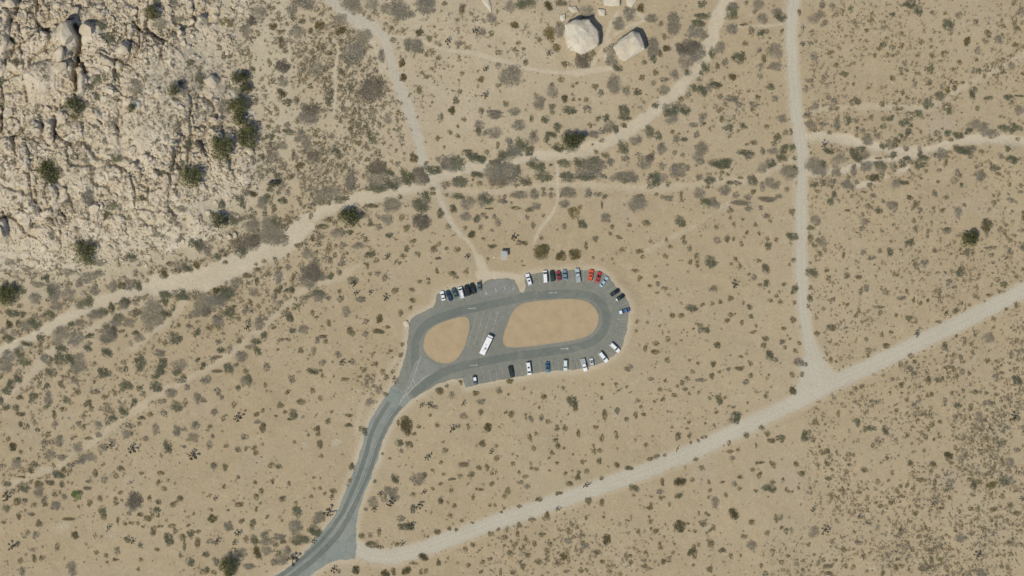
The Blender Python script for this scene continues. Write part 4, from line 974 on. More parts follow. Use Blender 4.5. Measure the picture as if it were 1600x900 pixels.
t 670 170 64 72;d 700 240 38 34;d 30 500 40 62;t 60 510 56 68;d 150 470 42 34;d 345 365 30 24;b 400 305 24 18;g 215 295 40 30;g 270 350 24;g 80 240 46 40;g 540 320 48 32;g 690 370 54 44;g 790 245 40 34;d 1020 200 34 24;g 1040 225 38 24;d 1500 95 28;d 1555 100 28 58;g 1590 130 20;b 1335 260 34 22;d 1470 290 36 34;g 1410 280 44 38;m 1385 315 38 22;b 1540 265 30 32;b 1280 345 36 32;g 1055 330 24 30;g 1180 310 22 34;g 1150 390 18;d 1070 425 38 34;g 1000 430 44 34;b 950 430 34 30;g 880 440 38 34;g 765 340 44 24;g 420 480 48 60;d 405 470 30 40;g 310 425 48 22;g 275 530 44 34;d 160 590 24 20;g 540 500 48 56;g 620 420 28 32;g 440 590 46 34;d 385 662 46 34;d 660 565 60 46;m 370 545 14;d 95 650 42 30;d 170 655 32 24;d 280 720 48 46;g 200 740 38 40;b 150 730 24 34;b 70 730 30;g 30 790 34 24;d 60 845 40 28;g 740 470 38 30;g 780 320 24;d 975 560 34 28;g 960 580 34 34;d 870 610 22 38;d 800 635 34 26;g 745 660 58 30;g 625 725 36 26;d 555 745 26 24;g 500 785 48 34;g 460 830 52 56;g 580 850 56 52;d 325 828 32 30;d 215 885 42 20;d 925 680 34 34;g 900 720 38 30;g 1010 722 40 32;d 1078 640 26 24;g 1180 640 72 88;g 1230 700 38;g 1170 740 34 46;d 1300 645 40 28;d 1290 500 40 28;d 1290 545 24 40;d 1350 605 18 26;d 1410 500 42 48;d 1450 515 38 30;g 1570 570 56 70;g 1590 640;g 1530 650 42 24;d 830 740 26 22;g 840 820 62 50;m 880 790 34;d 820 855 34 24;d 710 825 28 22;b 945 790 20 16;g 690 885 24;g 1085 840 36 28;d 1530 803 30 26;d 1370 855 42 40;b 1340 805 18;g 1485 755 28 22;b 1395 745 18;b 1285 880 22;b 1055 800 30 20;g 110 800 28;b 1130 60 18;g 1395 75 26;g 1480 670 14 28
@320 360
g 540 45 100 60;g 500 20 70;m 320 95 90 55;m 385 75 40;d 275 168 46 36;b 140 155 24 20;d 88 215 28 32;d 155 248 22 20;g 15 130 34 58;b 845 60 18 30;b 920 55 18;g 1035 20 44 34;d 1130 15 30 18;d 1443 35 24 22;b 1255 65 20 24;g 1080 115 24 18;g 1200 118 40 24;b 968 150 26 28;b 875 170 16;g 805 180 42 34;g 860 235 24;m 855 320 60 60;g 800 330 40;g 800 395 62 44;g 910 370 40 24;d 975 348 28 26;b 1045 325 26;b 980 243 20 22;d 1015 190 20 20;g 1070 255 30 26;d 1305 172 28 30;b 1270 195 28 24;d 1340 235 20;j 1425 210 26;j 1485 245 20;b 1520 255 14;b 1545 200 22;d 1580 145 20 26;b 1270 280 20 22;b 1290 335 16;g 1355 340 28 22;g 1405 375 22 26;b 405 310 26 20;b 330 355 38 22;g 240 412 38 38;b 410 400 18 34;b 340 410;b 400 262 14;b 460 240 18;b 550 230 18;b 650 193 18 14;b 720 118 22 14;b 735 120 22;g 655 290 22 24;g 575 360 30 46;d 575 460 30 30;d 662 470 26 30;b 690 360 12 28;g 540 520 20 30;b 628 515 14;g 585 575 24 26;g 765 545 26 30;d 730 590 20 20;b 695 610 16;b 805 520 16;d 885 495 42 30;g 890 510 52 36;g 970 530 20 24;g 1155 390 42 24;j 1165 420 26;j 1180 492 24;j 1290 487 22;g 1055 535 24 34;g 1220 540 38 22;b 1055 480 18;j 1410 530 28;b 1480 475 30 26;b 210 500;g 380 480 34;d 155 490 60 44;g 120 540 80 44;g 40 560 62 60;m 15 630 30 44;b 90 470 30;b 360 570 18 22;b 415 590 20;d 210 605 30 24;d 195 645 38 30;g 320 622 28 26;g 100 700 40 44;m 95 690 24;b 40 760 30 22;b 110 765 18;d 665 680 22 36;g 430 700 34 22;g 480 690 18;g 425 740 40 30;j 330 762 26;b 265 695 18;b 840 645 18;g 1110 635 30 42;b 1530 640 24 22;b 965 720 22 26;b 530 750 20 24;g 690 785 26 18;g 775 775 36 30;d 680 785 22;d 460 835 24 32;d 395 870 34 22;b 590 855 22 18;g 1260 710 22;b 1365 690 30 30;b 1130 780 22 34;b 1150 810 22;b 1355 790 44 20;d 1375 795 22 16;b 1425 755 22 14;g 1250 808 24;g 880 870 24 30;b 920 830 34 16;b 945 870 20;g 100 870 24;b 270 860 24;g 655 855 18;b 1545 890 16;b 870 680 18 12;m 800 320 22
@640 360
b 490 35 30 30;b 580 65 14;j 338 40 14;b 650 125 32 18;j 812 60 30;m 860 100 30 18;b 905 100 22 24;b 1025 165 62 58;b 1185 200 38 38;b 1290 185 44 48;b 230 105 16;b 188 148 28 28;b 290 138 16;b 372 148 24 20;b 68 185 14 20;j 450 205 24;m 220 220 24 10;b 612 225 12;b 330 340 28 22;b 360 365 20 14;b 212 315 14 28;b 442 320 18 20;b 145 380 14;b 145 412 14;b 78 402 16;b 15 465 20;b 28 548 24 22;b 5 610 16;b 1452 68 22 28;b 1565 28 16;b 1378 120 14 30;b 1435 213 12;b 1030 60;b 885 275 14 6;b 988 872 10;b 30 85 20
@960 360
b 62 152 24 20;b 205 160 24 18;b 185 170 16;b 220 207 20 14;b 165 315 28 16;b 195 370 20 22;b 320 360 16 14;b 280 435 18 12;g 340 422 20 20;g 390 452 26 16;b 335 488 16 10;j 485 462 12;g 280 85 14;b 405 75 14 18;b 438 128 18 14;m 550 95 18;g 540 60 18;g 585 140 18 24;b 400 205 20;b 640 200 22 22;b 593 250 16 20;b 645 265 18 28;d 748 250 36 44;g 800 80 24 28;b 880 62 26 24;b 930 65 14;b 990 105 16 20;d 1198 115 28 24;b 1268 75 16 18;j 1375 105 14;d 1390 48 38 30;b 948 225 20 20;b 1125 238 18;b 912 262 12;b 975 285 18 20;d 1178 300 26 36;g 1090 368 22 22;g 1050 345 14;g 1395 235 22 18;b 1365 268 12;d 1195 418 26 24;b 1140 430 18 16;b 1325 420 16;j 935 428 32 14;g 785 455 34 26;d 1405 470 26 32;b 1265 512 16;b 1210 480 12;b 905 530 24 26;b 1215 548 22 16;b 1295 558 18;b 830 555 22 16;b 765 568 16;b 685 583 18;d 600 610 40 26;b 1060 603 24 22;b 1005 573 10;b 455 668 22 26;b 520 668 24 22;b 905 662 20 18;b 885 700 24 18;d 1065 670 18 22;b 995 725 18 20;b 1395 702 26 26;d 670 742 22 20;d 710 780 24 26;g 670 780 24 18;b 620 768 10;b 1105 742 14;b 1085 798 22 16;b 418 845 20 22;b 1185 848 26 22;b 1325 765 20 14;b 1310 870 24 22;b 1370 850 12;b 322 882 24 20;b 800 890 26 14;b 1165 892 22 14;b 1440 882 16;b 178 715 16;b 170 792 14;b 1535 60 24 34;b 1590 75 18;b 1565 120 20;d 1535 335 42 34;g 1530 445 18;b 1522 530 20 32;b 1515 590 16;b 1580 805 24 18;b 1410 565 16;b 1130 20 16;b 1035 20 16;b 35 55 28 14;b 1195 65 18
@1280 360
g 20 90 34 34;g 42 148 20 18;b 10 190 18 26;b 190 185 16 26;g 345 170 24 24;g 468 165 16;d 555 165 22 30;g 405 215 30 20;d 705 85 30 20;d 722 105 18 20;g 845 35 14 34;b 898 155 18 20;g 1000 10 30 20;b 1310 5 24;b 1450 20 16 24;t 1160 80 46 44;t 1200 45 32 30;b 1150 170 30 28;b 1110 182 18 10;b 1485 78 22 18;d 1590 130 24 26;g 1345 140 40 18;g 1490 165 26 30;g 1340 195 22 16;j 1455 222 14;b 750 275 20 24;g 828 250 26 20;d 1105 328 30 32;b 218 350 24 26;b 312 368 28 22;b 68 372 22 22;b 588 342 16;j 910 340 14;g 355 460 34 26;g 320 480 22 24;j 483 465 18;g 522 482 26 26;b 683 478 14 18;b 938 478 18 24;b 938 535 14 24;g 105 538 26 18;b 218 583 16;g 1015 405 24 24;g 1392 385 22 24;d 1447 425 22 28;b 1538 358 18;b 1590 305 14;b 1410 478 14;g 1215 510 20 18;g 640 532 40 14;b 738 540 10 22;b 788 570 12 18;j 985 650 22;b 1058 635 22 26;j 1140 590 12;b 1175 582 14;g 475 650 18 24;b 598 662 12 18;b 698 690 26 28;b 935 715 24 12;b 310 625 12 22;b 285 668 18;b 95 758 40 28;b 562 795 18 14;b 485 815 14 22;j 760 815 26;g 1322 840 36 34;g 1135 860 14 24;b 1188 885 16;b 1218 820 14;b 1545 860 18 20;b 1462 612 18 14;b 1535 578 18 24;b 1355 687 16;b 1365 755 14;j 40 803 14;b 520 892 26 10;g 460 600 38 14;b 850 550 10 22;b 1325 508 22 12;g 370 855 18;b 980 892 20;b 1070 828 14
@0 540
g 55 85 52 46;g 40 165 50 40;d 155 55 40 36;d 185 128 40 34;g 345 92 34 32;d 475 30 38 36;d 470 100 34 44;d 540 110 30 44;g 620 130 52 64;g 580 180 34 32;d 10 235 18 20;d 690 28 30 26;d 830 58 36 36;g 375 15;d 380 215 28 36;g 420 208 26 30;d 145 252 32 34;d 85 305 34 32;d 45 352 30 30;g 578 268 26 34;b 472 300 20 30;b 370 310 20 26;d 805 212 34 40;g 858 215 18 24;g 970 130 20;d 985 185 20 24;d 1100 140 46 46;g 1245 60 36 26;d 1270 148 40 36;d 1250 200 28 34;d 1215 240 26 22;g 1405 155 56 40;d 1380 195 32 30;d 1430 238 24 22;g 1415 275 40 22;d 1540 118 22 20;d 1585 165 20 28;g 1590 280 26 32;d 1000 310 34 34;d 968 325 30;d 1085 332 24 22;d 1218 322 38 38;g 1115 375 26 22;d 262 400 30 30;g 378 415 32 50;b 150 405 28 22;d 10 430 16 34;d 48 475 26 24;d 130 485 26 26;d 355 485 20 20;d 510 425 28 28;b 820 402 26 20;d 690 450 26 26;b 715 490 18 24;d 1048 450 24 30;d 970 510 36 34;d 1378 480 38 38;g 1445 445 18 30;g 1540 408 30 30;g 1590 425 20;g 1335 370 44 28;g 1265 435 32 20;g 1460 325 24 22;g 740 362 40 20;b 160 535 40 18;b 425 545 20 32;b 490 498 32 16;d 885 575 28 28;g 848 588 28 28;b 1172 540 22 26;g 1275 525 24 24;b 162 612 24 24;g 428 618 26 24;g 620 610 24 22;b 650 640 18 26;g 770 625 30 30;g 1010 630 40 22;b 1088 610 20;g 1215 650 26 40;g 1380 665 26 38;g 1530 625 28 32;g 1440 655 18;d 290 658 20 16;b 370 698 20 24;g 465 748 30 36;g 345 765 24 34;g 985 692 34 28;g 1025 680 20;g 1138 725 28 18;b 65 725 22 20;g 1510 720 38 32;d 1315 790 28 46;g 1435 790 16;g 605 795 36 34;b 690 725 30 14;g 765 695 26 24;g 885 745 26 20;j 865 790 30;j 1030 810 42;j 1505 860 44;j 330 820 16;b 162 830 16;d 125 888 32 16;g 390 855 38 34;g 480 870 42 20;g 700 865 44 34;g 640 880 30;b 100 790 34 30;g 810 790 30;b 1100 565 30 18;b 610 360 28;b 900 380 20
@320 540
d 122 30 24 28;g 190 30 24 28;g 365 10 36 20;d 410 50 30 28;g 285 85 44 34;d 185 175 30 40;g 240 155 24 18;g 65 110 26 20;b 95 90 34 14;b 100 200 44 14;b 325 195 20 24;g 20 260 28 30;g 310 275 30 34;d 340 270 24 40;g 480 165 24 32;g 850 40 20 26;b 748 40 24;b 570 32 12;g 1050 70 26 28;j 1068 135 26;g 915 135 26 24;g 1155 130 28 22;b 1240 195 20;d 850 200 40 24;b 905 195 14;g 685 262 26 34;b 1095 265 32 16;b 918 238 16;b 1530 80 18 20;b 1450 38 16;b 1340 138 12 20;b 840 355 20 24;g 905 412 20;g 1285 438 30 30;d 262 338 22 24;g 100 350 26 24;b 105 380 16;b 475 310 14 20;j 640 368 22;b 758 440 36 24;b 587 465 24 30;b 225 465 16 26;g 78 515 26 26;j 255 565 40;b 408 538 24 22;b 452 510 16;b 142 570 18;b 322 510 10;b 555 550 12;b 627 518 16;d 690 540 26 38;b 665 578 24 10;b 988 518 14;j 868 550 16;b 960 595 24 22;b 1120 545 36 12;b 1118 622 30 18;b 42 633 18;g 415 595 24 16;b 455 620 20 30;b 455 655 24 30;b 875 650 24 28;b 890 690 20 18;b 808 700 12;b 1220 645 18 20;d 1248 675 20 28;g 318 715 30 26;g 38 772 26 30;b 170 785 18;b 320 803 16 18;b 260 810 22 26;b 388 800 18 22;b 402 838 20 20;b 898 770 24 38;b 697 755 14;g 60 712 12 22;g 1270 255 26 30;g 1490 270 24 30;g 1330 320 18;g 1360 350 26 24;b 1375 445 20;b 1410 380 18 20;b 1420 245 20;b 1390 210 22;b 1470 205 16;g 135 410 18 20;b 1390 845 10;b 1446 882 14 8;b 1580 630 44 70;b 1555 570 34 22;y 1510 600 12 18;d 1513 760 24 28;b 1585 765 24 22;g 1535 825 16;d 5 435 10;b 910 862 16
@640 540
j 95 470 22;j 150 465 26;g 200 480 30 20;j 418 455 22;g 235 355 28 24;y 240 355 22 24;g 325 392 24 28;b 402 285 18 20;y 515 375 24 16;y 785 275 26 18;g 290 315 16;g 695 348 26 28;b 775 380 12;j 945 372 14;b 1045 398 24 26;j 1135 408 14;b 1198 332 14;j 975 460 10;b 1012 490 12;g 560 440 32 22;b 555 515 22 24;b 790 540 28 28;b 752 522 14;g 950 575 20 26;g 1030 562 18 26;b 1083 595 18 20;b 908 540 10;d 1268 435 34 40;b 1295 480 20 40;b 1527 540 20 46;b 215 622 18 20;j 335 655 30;b 383 630 12 18;b 455 635 14 24;b 612 640 34 30;b 38 688 16;b 72 632 16;b 160 543 12;d 1152 645 18 24;b 1215 650 24;b 1455 640 20 20;b 1320 690 16 28;b 1498 720 20 26;b 935 712 18 28;b 988 692 16;d 1140 740 22 16;b 1155 780 20 32;b 568 770 26 30;b 272 820 26 20;b 675 785 14;j 638 832 22;b 970 805 16 22;b 1110 840 16 20;b 1090 875 14;b 1205 802 12;b 1438 830 20 24;b 1487 820 20 18;j 140 872 30;b 678 882 24 18;b 1480 890 20;b 1275 850 10;b 8 775 14 28;b 1508 305 12;g 425 550 24;b 1500 405 14
@960 540
b 242 25 16 26;b 325 50 36 20;b 415 118 22 22;g 120 172 28 26;b 92 182 16;g 285 260 24 14;b 398 275 14;b 15 300 14;j 25 355 18;j 118 368 12;b 95 322 12;d 380 420 18;b 310 436 12;b 465 388 22 18;g 182 430 18;b 208 480 14;d 22 508 22 24;b 168 540 16 30;b 225 538 20 14;b 95 575 18;b 448 640 12;b 495 710 22 34;b 15 715 16;b 10 680;b 250 780 20 18;j 485 808 18;b 275 888 24 16;b 330 870 22;b 585 705 14;b 700 715 24 14;b 655 742 14;b 595 760 12;b 395 855 14;b 775 145 20 28;b 585 115 12;b 655 140 14;b 612 205 18 18;b 822 205 14;b 760 240 20 28;g 570 265 18 24;g 675 270 38 14;b 530 290 20;g 545 340 24 14;b 490 315 14;b 355 340 18;b 658 365 12;b 583 375 12;b 975 178 36 18;g 893 183 16;d 1210 80 26 38;g 1262 118 16 20;b 1068 140 16 20;b 988 85 14;b 1065 235 18 20;g 1032 282 28 20;b 1205 230 10;b 1385 228 18 24;b 1465 225 18;b 1495 150 12 18;b 1415 45 20 18;g 1440 130 30 34;b 1390 360 32 30;b 1180 390 12 20;d 820 430 20 34;b 800 402 16;b 865 405 14;b 745 410 14;b 928 480 16 14;b 798 518 16 14;d 945 560 42 38;b 710 605 10;b 775 620 12;b 1040 445 10;b 805 5 24;b 1165 5 20;b 1330 15 16;b 1033 705 22 28;b 895 762 16 20;b 1145 640 24 18;b 1198 690 22 26;d 1305 725 28 30;b 1225 742 34 20;d 1495 705 34 36;b 1565 600 26 30;b 905 828 24 14;g 920 880 20 18;b 640 888 20;b 1108 780 8 18;b 965 815 14;b 565 650 14 10
@1280 540
g 383 40 26 26;b 383 80 16;b 90 110 14 22;b 525 8 26 14;d 980 15 26 20;b 712 80 22 22;b 752 130 20 22;b 635 140 18 20;g 690 180 26 26;d 735 222 22 18;b 1052 80 18 24;b 1108 92 14 24;b 990 88 14;b 1310 115 18 24;b 1392 125 22 16;g 1505 75 20 26;g 1585 40 26 20;b 1535 180 18;b 1425 155 12;b 1025 165 24 14;b 1052 190 20 18;b 1068 240 20 26;g 1115 203 22 24;b 1172 222 16;b 1427 215 20 12;g 1382 245 22 34;d 1548 270 30 38;b 848 265 22 30;b 928 265 22 26;b 962 270 20 24;b 640 310 22 24;g 570 262 16;b 335 320 18;b 283 330 14;b 872 383 18 20;b 685 418 18 20;g 745 465 24 22;g 775 440 20 16;d 1213 365 28 18;b 1302 370 16;b 1385 380 22 14;b 1035 370 14 20;g 980 430 20 22;b 985 465 12;d 1085 475 26 28;b 1185 480 20 34;g 1325 445 30 24;b 1293 450 18;g 1490 412 22 28;b 1452 480 16 18;j 98 392 16;j 590 470 18;b 600 510 18 16;g 455 440 28 22;b 410 432;b 150 538 14 28;j 1520 555 32;d 1520 580 26 18;d 305 600 22 30;b 355 650 20 24;d 398 645 32 22;d 520 662 22 34;b 645 370 10;b 795 540 30 14;b 770 580 14;b 882 612 16 26;b 850 650 18 16;b 942 600 22 14;g 1065 568 20 20;g 1100 540 18;b 1046 635 14;g 1255 560 28 40;b 1175 558 10 18;b 1365 572 18 14;g 1458 638 26 26;b 1310 720 24 26;b 1455 748 18 14;b 1425 765 18;b 835 722 16 14;b 898 730 14;b 690 705 14;g 458 755 22 26;b 418 780 18 18;b 60 820 28 20;b 15 832 20 22;b 72 870 14 22;b 228 852 24 20;b 270 855 14;b 528 880 14 18;b 1010 865 36 32;b 135 828 12;b 1060 795 14 18;b 820 820 12 16;b 1085 815 14;b 1255 815 26 10;b 1325 795 18 20;g 1540 820 24 20;b 1340 855 20;b 1420 885 16;b 730 632 12;b 930 690 8 14
@0 720
g 125 20 34 36;b 245 70 20 32;b 55 180 34 26;b 160 125 34 12;g 430 100 28 22;d 460 110 38 28;g 550 30 30 24;g 610 10 38 18;b 500 75 24;d 188 210 34 34;g 118 240 34 22;j 50 290 36;d 58 372 28 26;b 130 320 28 34;g 185 315 30 20;g 300 235 34 44;b 305 180 38 26;b 390 170 38 22;b 485 180 18 32;g 350 300 26 32;d 358 340 20 22;d 425 268 24 20;g 432 352 32 34;b 260 350 24 20;g 495 275 24;b 468 245 12 18;n 600 265 32 34;g 635 250 20;b 680 215 34 16;g 695 160 28 14;b 740 98 22 34;g 812 150 26 28;b 778 290 22;b 700 325 26;b 150 435 18 30;b 303 490 26 32;g 240 418 30 14;b 540 455 50 14;b 585 585 30 30;d 798 380 28 28;b 810 440 30 26;g 900 300;b 905 120 20 22;b 938 60 28 24;j 1018 178 20;b 940 250 20 14;b 905 328 24 16;b 895 295 16;b 955 310 14;m 1055 310 52 50;g 1035 345 46 46;b 1100 95 16;b 1250 95 26 20;b 1235 175 16 28;b 1285 220 24 18;b 1168 300 16 26;b 1240 320 22 24;b 1350 345 24 26;b 1405 290 24 30;b 1100 418 24 24;b 1155 448 34 26;b 1195 420 16 22;d 1230 390 24 26;b 1235 430 16;b 920 465 12 24;b 972 490 16;b 1025 485 26 12;b 1078 488 16;g 1005 410 18;b 1120 515 14;b 1200 545 22 42;b 1250 510 24 14;d 1320 615 30 50;b 1345 510 30 16;b 1370 550 22;b 1425 600 24 32;d 1488 570 24 28;b 1545 640 22 44;b 1545 555 20 18;b 1440 665 14 34;b 1470 505 14;j 850 520 22;j 740 592 18;j 835 545 14;j 90 670 36;g 138 650 18 26;b 445 675 18 28;j 1030 630 26;b 1000 620 28;j 1090 662 22;b 270 770 22 30;b 320 768 22 20;b 160 780 22 22;g 215 560 22;g 285 575 26 30;g 175 865 26 30;g 560 830 30 36;g 570 880 28;d 1482 785 28 32;j 1550 840 14;g 910 705 24 30;b 905 775 24 14;b 830 740 18;b 1222 690 18;b 750 715 18;b 1100 775 16;b 835 795 12;g 1075 850 16;b 1410 740 16;j 168 573 10;b 25 478 16;g 260 695 16;b 1515 410 14;b 550 80 18;b 1580 870 22
@320 720
g 75 45 26 30;b 160 50 28 24;b 515 35 20 24;b 580 42 26 22;b 1145 45 22 32;b 525 155 20 24;b 388 170 16 22;b 655 180 12 22;b 855 130 12;g 258 130 16;b 155 200 18;b 442 240 16 26;b 405 285 22 22;j 38 272 20;j 82 295 22;b 605 300 26 26;b 830 278 18 14;b 900 215 16;b 1130 155 16;j 1112 195 12;b 1003 232 26 22;b 937 257 14;j 990 285 22;b 265 342 34 22;b 712 330 14 18;d 725 395 34 36;g 712 520 46 56;b 605 465 12;g 185 510 34 30;b 285 475 22 24;b 380 475 24;b 370 520 20 24;j 965 405 44;g 900 440 38 34;g 870 470 30;j 255 570 30;j 230 640 24;b 320 610 18 26;d 385 620 26 36;j 90 635 28;g 40 630 30 20;g 470 580 30;g 580 595 44 24;g 490 630 50 26;d 860 545 46 34;d 880 570 30 24;d 740 620 66 34;j 850 625 24;b 560 660 24 18;b 610 630 26 22;b 410 720 30 50;g 490 705 38 32;g 290 720 38 34;j 690 770 50;g 590 770 48 38;g 640 710 30;b 790 710 36 22;d 575 715 20;t 190 825 58 68;b 15 730 30 26;g 90 790 24 36;g 350 825 42 24;b 20 850 26;b 75 870 20;b 620 860 40 26;g 540 790 26;d 1490 140 26 34;b 1328 160 14;j 1370 265 24;g 1430 240 34 30;g 1490 230 24;g 1310 320 34 40;j 1450 335 34;g 1480 280 34;j 1320 380 24;g 1400 300 26;g 1260 380 16;d 1570 515 50 28;g 1530 450 28 24;j 1590 500 20;b 1360 565 16 30;b 1220 585 24 28;g 1290 580 20;b 1310 655 50 26;b 1370 675 34 14;j 1540 650 22;b 1500 655 18;j 1005 850 30;g 1045 860 16;b 1180 855 34 30;b 1570 860 38 34;b 1410 885 34;b 1470 860 22 30;b 400 375 10 24;g 485 440 16;b 180 385 12;b 50 385 14;b 60 455 34
@640 720
b 245 15 18 16;b 420 30 40 24;b 542 52 22 20;b 605 55 18 28;b 805 22 18;b 485 105 26 24;b 115 110 24 24;g 65 150 46 42;b 265 105 14;b 180 75 14;b 325 145 28 12;b 395 120 20 18;j 670 92 16;b 640 98 16;b 640 183 24 18;b 245 180 18 14;b 180 220 14;j 450 180 14;b 325 232 14 20;j 110 248 22;b 28 265 20 20;j 75 350 30;d 30 370 26;b 240 310 20 32;b 495 295 16 20;b 348 352 16 18;b 630 345 14;b 665 348 14;b 765 235 28 26;b 745 275 20 20;b 535 222 26 14;g 870 170 22 16;g 920 200 22 20;b 905 125 22 18;b 990 65 20 16;b 950 60 14;b 855 92 14;b 1245 180 26 22;b 1150 20 14;b 1092 75 10;b 1350 8 18;b 1478 10 18;b 1310 130 22 26;b 1318 95 14 18;g 1380 80 20;b 1220 100 20 12;b 1498 135 18 16;j 1375 195 24;j 1410 182 14;g 1155 255 16;b 1170 250 28 12;b 1015 300 24 26;b 860 355 22 14;b 740 370 12;b 713 403 14 10;j 170 410 14;b 310 425 18 20;b 410 468 14;j 15 505 28;b 220 560 26 26;b 365 535 18 14;b 310 525 16 18;b 490 485 16 10;j 1155 378 22;b 1070 425 20 32;b 955 460 26 20;b 1395 315 24 32;b 1500 325 18 34;j 815 515 12;b 855 505 24;g 760 535 14 22;b 690 543 16;b 845 575 14 24;b 630 570 20;b 745 600 14 22;b 1030 578 26 16;b 1235 548 18 22;b 1260 493 20;b 1380 445 12 18;g 1335 590 34 20;b 1540 615 32 44;b 1345 640 20;j 1178 628 14;g 1240 630 34 22;g 1360 670 34 24;b 1470 712 32 22;b 490 655 20 18;j 542 705 18;b 435 685 18;b 110 755 38 30;b 30 800 26 18;b 225 795 18 30;b 90 865 16 24;b 128 860 16 22;b 455 822 20;b 628 767 22 14;j 370 800 10;b 555 870 16;b 920 740 22 24;b 905 615 16;b 975 645 16 24;b 1075 700 20 26;b 1205 745 30;b 1080 775 20 18;b 1010 790 26;b 885 830 18 30;b 1165 800 22;g 1230 862 28 14;b 1335 855 18 22;b 1385 855 16;j 1545 870 16;b 710 870 12 30;b 810 882 24 14;b 1510 790 20;b 820 655 20;b 740 665 14;b 890 665 14;b 1305 520 14;b 1520 440 12;b 780 720 26;b 570 790 18
@960 720
b 115 58 34 18;b 680 55 22 22;b 515 165 42 40;d 148 215 34 28;b 148 268 12;b 372 160 18 30;b 610 150 16 18;g 360 240 28 20;b 370 290 24 20;d 495 272 26 22;b 270 365 28 16;b 285 350 14 20;b 430 340 12 16;b 745 235 16 14;b 735 283 12;b 735 165 14 20;b 838 170 18 12;g 935 180 20 22;b 973 215 16 18;b 870 262 16 22;g 787 322 30 36;b 930 410 40 44;b 985 130 28 14;b 1080 70 16 18;b 1130 15 34 12;b 1128 118 18 22;b 1140 95 14;b 1245 38 18 22;b 1225 15;b 1420 30 24 26;b 1460 105 22 26;j 1480 88 8;b 1318 148 14;b 1230 165 18;d 1178 218 24 24;d 1228 218 34 26;b 1108 235 18 14;b 1340 228 14;b 1360 240 12;b 1388 242 12;b 1440 215 14;b 1527 208 14;b 1585 30 14 20;b 718 410 14;b 740 425 12;b 272 440 12;b 280 475 20;b 98 465 16 10;b 185 552 16 18;b 318 552 24 22;b 285 530 12;b 510 512 46 48;b 575 492 14 10;b 695 492 30 28;b 775 520 18 26;b 750 545 14;b 628 550 16 14;b 720 565 12;b 1070 482 24 26;g 1295 445 18 26;b 1260 450 16 32;b 1340 550 20 22;b 1305 525 16;b 1190 565 20 26;b 1018 595 24 20;b 752 648 26 34;b 838 700 30 22;b 908 745 18 20;b 620 675 20 28;b 600 715 30;b 630 740 20 24;b 658 655 16;b 355 650 16;b 355 682 20 18;b 245 720 16 20;b 92 745 16 22;b 128 790 20 20;b 380 790 22 24;b 228 825 26 16;b 428 787 14 6;b 745 850 24 28;b 615 815 12;d 1180 882 22 22;b 1518 655 16 20;j 1288 700 9;b 1350 745 18;b 1305 795 20;b 1145 818 16;b 1430 770 10;g 1560 555 38 40;j 1550 385 24;b 1470 855 14;b 985 740 12;b 1590 800 14 26;b 1560 735 14;g 1075 660 34;b 45 885 18;b 20 30 24;b 660 410 10 16
@1280 720
b 60 25 28 24;b 100 72 16 14;b 355 68 26 26;b 75 142 28 22;b 185 240 18 26;b 98 268 18 22;b 240 30 20 14;b 460 155 14;j 488 258 12;b 372 218 10;b 440 328 16 14;b 475 352 22 16;b 565 338 16 14;b 540 155 12;b 610 235 16 26;b 655 280 20 14;b 735 215 18;b 688 185 18 22;b 568 95 14 20;b 785 150 30 22;b 825 152 18 16;b 900 170 14 34;b 895 215 20 12;b 885 22 26 28;b 870 80 18 18;b 710 15 22 24;b 1030 18 20 16;g 1020 175 30 28;b 985 230 20 20;b 1022 290 20 18;b 1360 62 24 26;b 1190 105 18 22;b 1240 165 34 24;d 1205 195 20 34;d 1440 160 30 38;g 1500 160 24 30;y 1350 185 44 26;g 1490 20 34 30;b 1430 20 22;b 1480 60 18;b 1430 280 22 20;j 1520 245 20;j 1580 300 22;b 1345 262 14;b 1095 395 16;b 1195 265 16;j 885 340 24;b 940 375 18 14;b 960 370 12;j 310 440 22;j 40 545 38;b 755 410 24 24;b 705 478 20 14;b 645 548 20 34;g 315 640 30 20;b 185 690 24 20;b 775 590 20 24;j 870 620 12;g 1105 600 34 34;b 1060 548 18 12;b 1110 520 18 18;b 1180 372 20;b 1245 375 18 26;b 1230 448 20 18;b 1282 522 18 20;b 1380 500 14 26;b 1380 445 18 14;b 1465 465 18;b 1475 640 26 22;j 1230 740 32;j 1262 795 12;j 335 748 22;b 500 875 24 22;b 205 825 20 18;b 265 835 20;b 60 825 34 20;b 70 880 30 14;b 35 770 18;b 130 778 14;b 620 770 26 16;b 600 830 28;b 645 822 20;b 700 848 10 16;b 810 840 24 34;b 875 775 18 28;b 935 770 28 14;b 1420 825 18;b 1475 838 20 18;b 1500 730 18;b 1385 740 12 18;b 1350 385 24;b 1550 410 34 22;b 1500 350 24;b 1300 30 20;b 1290 120 20;b 1175 150 24 16;b 1550 95 16 18;g 1270 885 34;b 990 580 12;b 960 600 12 20;b 700 640 14 20;b 830 520 10 24;b 320 250 14;b 1000 850 18;b 1440 700 10;b 1290 655;b 1545 545 12
@640 0
b 1590 10 1
"""
VEG = []
ox = oy = 0
for line in VEGDATA.strip().splitlines():
    if line[0] == '@':
        ox, oy = map(int, line[1:].split()); continue
    for e in line.split(';'):
        p = e.split()
        if len(p) < 4 and not (len(p) == 3): continue
        k = p[0]; x, y = ox + float(p[1]) / 5, oy + float(p[2]) / 5
        r = float(p[3]) if len(p) > 3 else 16.0
        r2 = float(p[4]) if len(p) > 4 else r
        if r < 4: continue
        VEG.append((k, x, y, r / 5, r2 / 5))
LIMIT = {'gm': 300, 'd': 300, 'b': 300}
stuffbin = []
def size_word(r):
    return "huge" if r > 10 else "wide" if r > 7 else "large" if r > 5 else "medium" if r > 3.8 else "small"
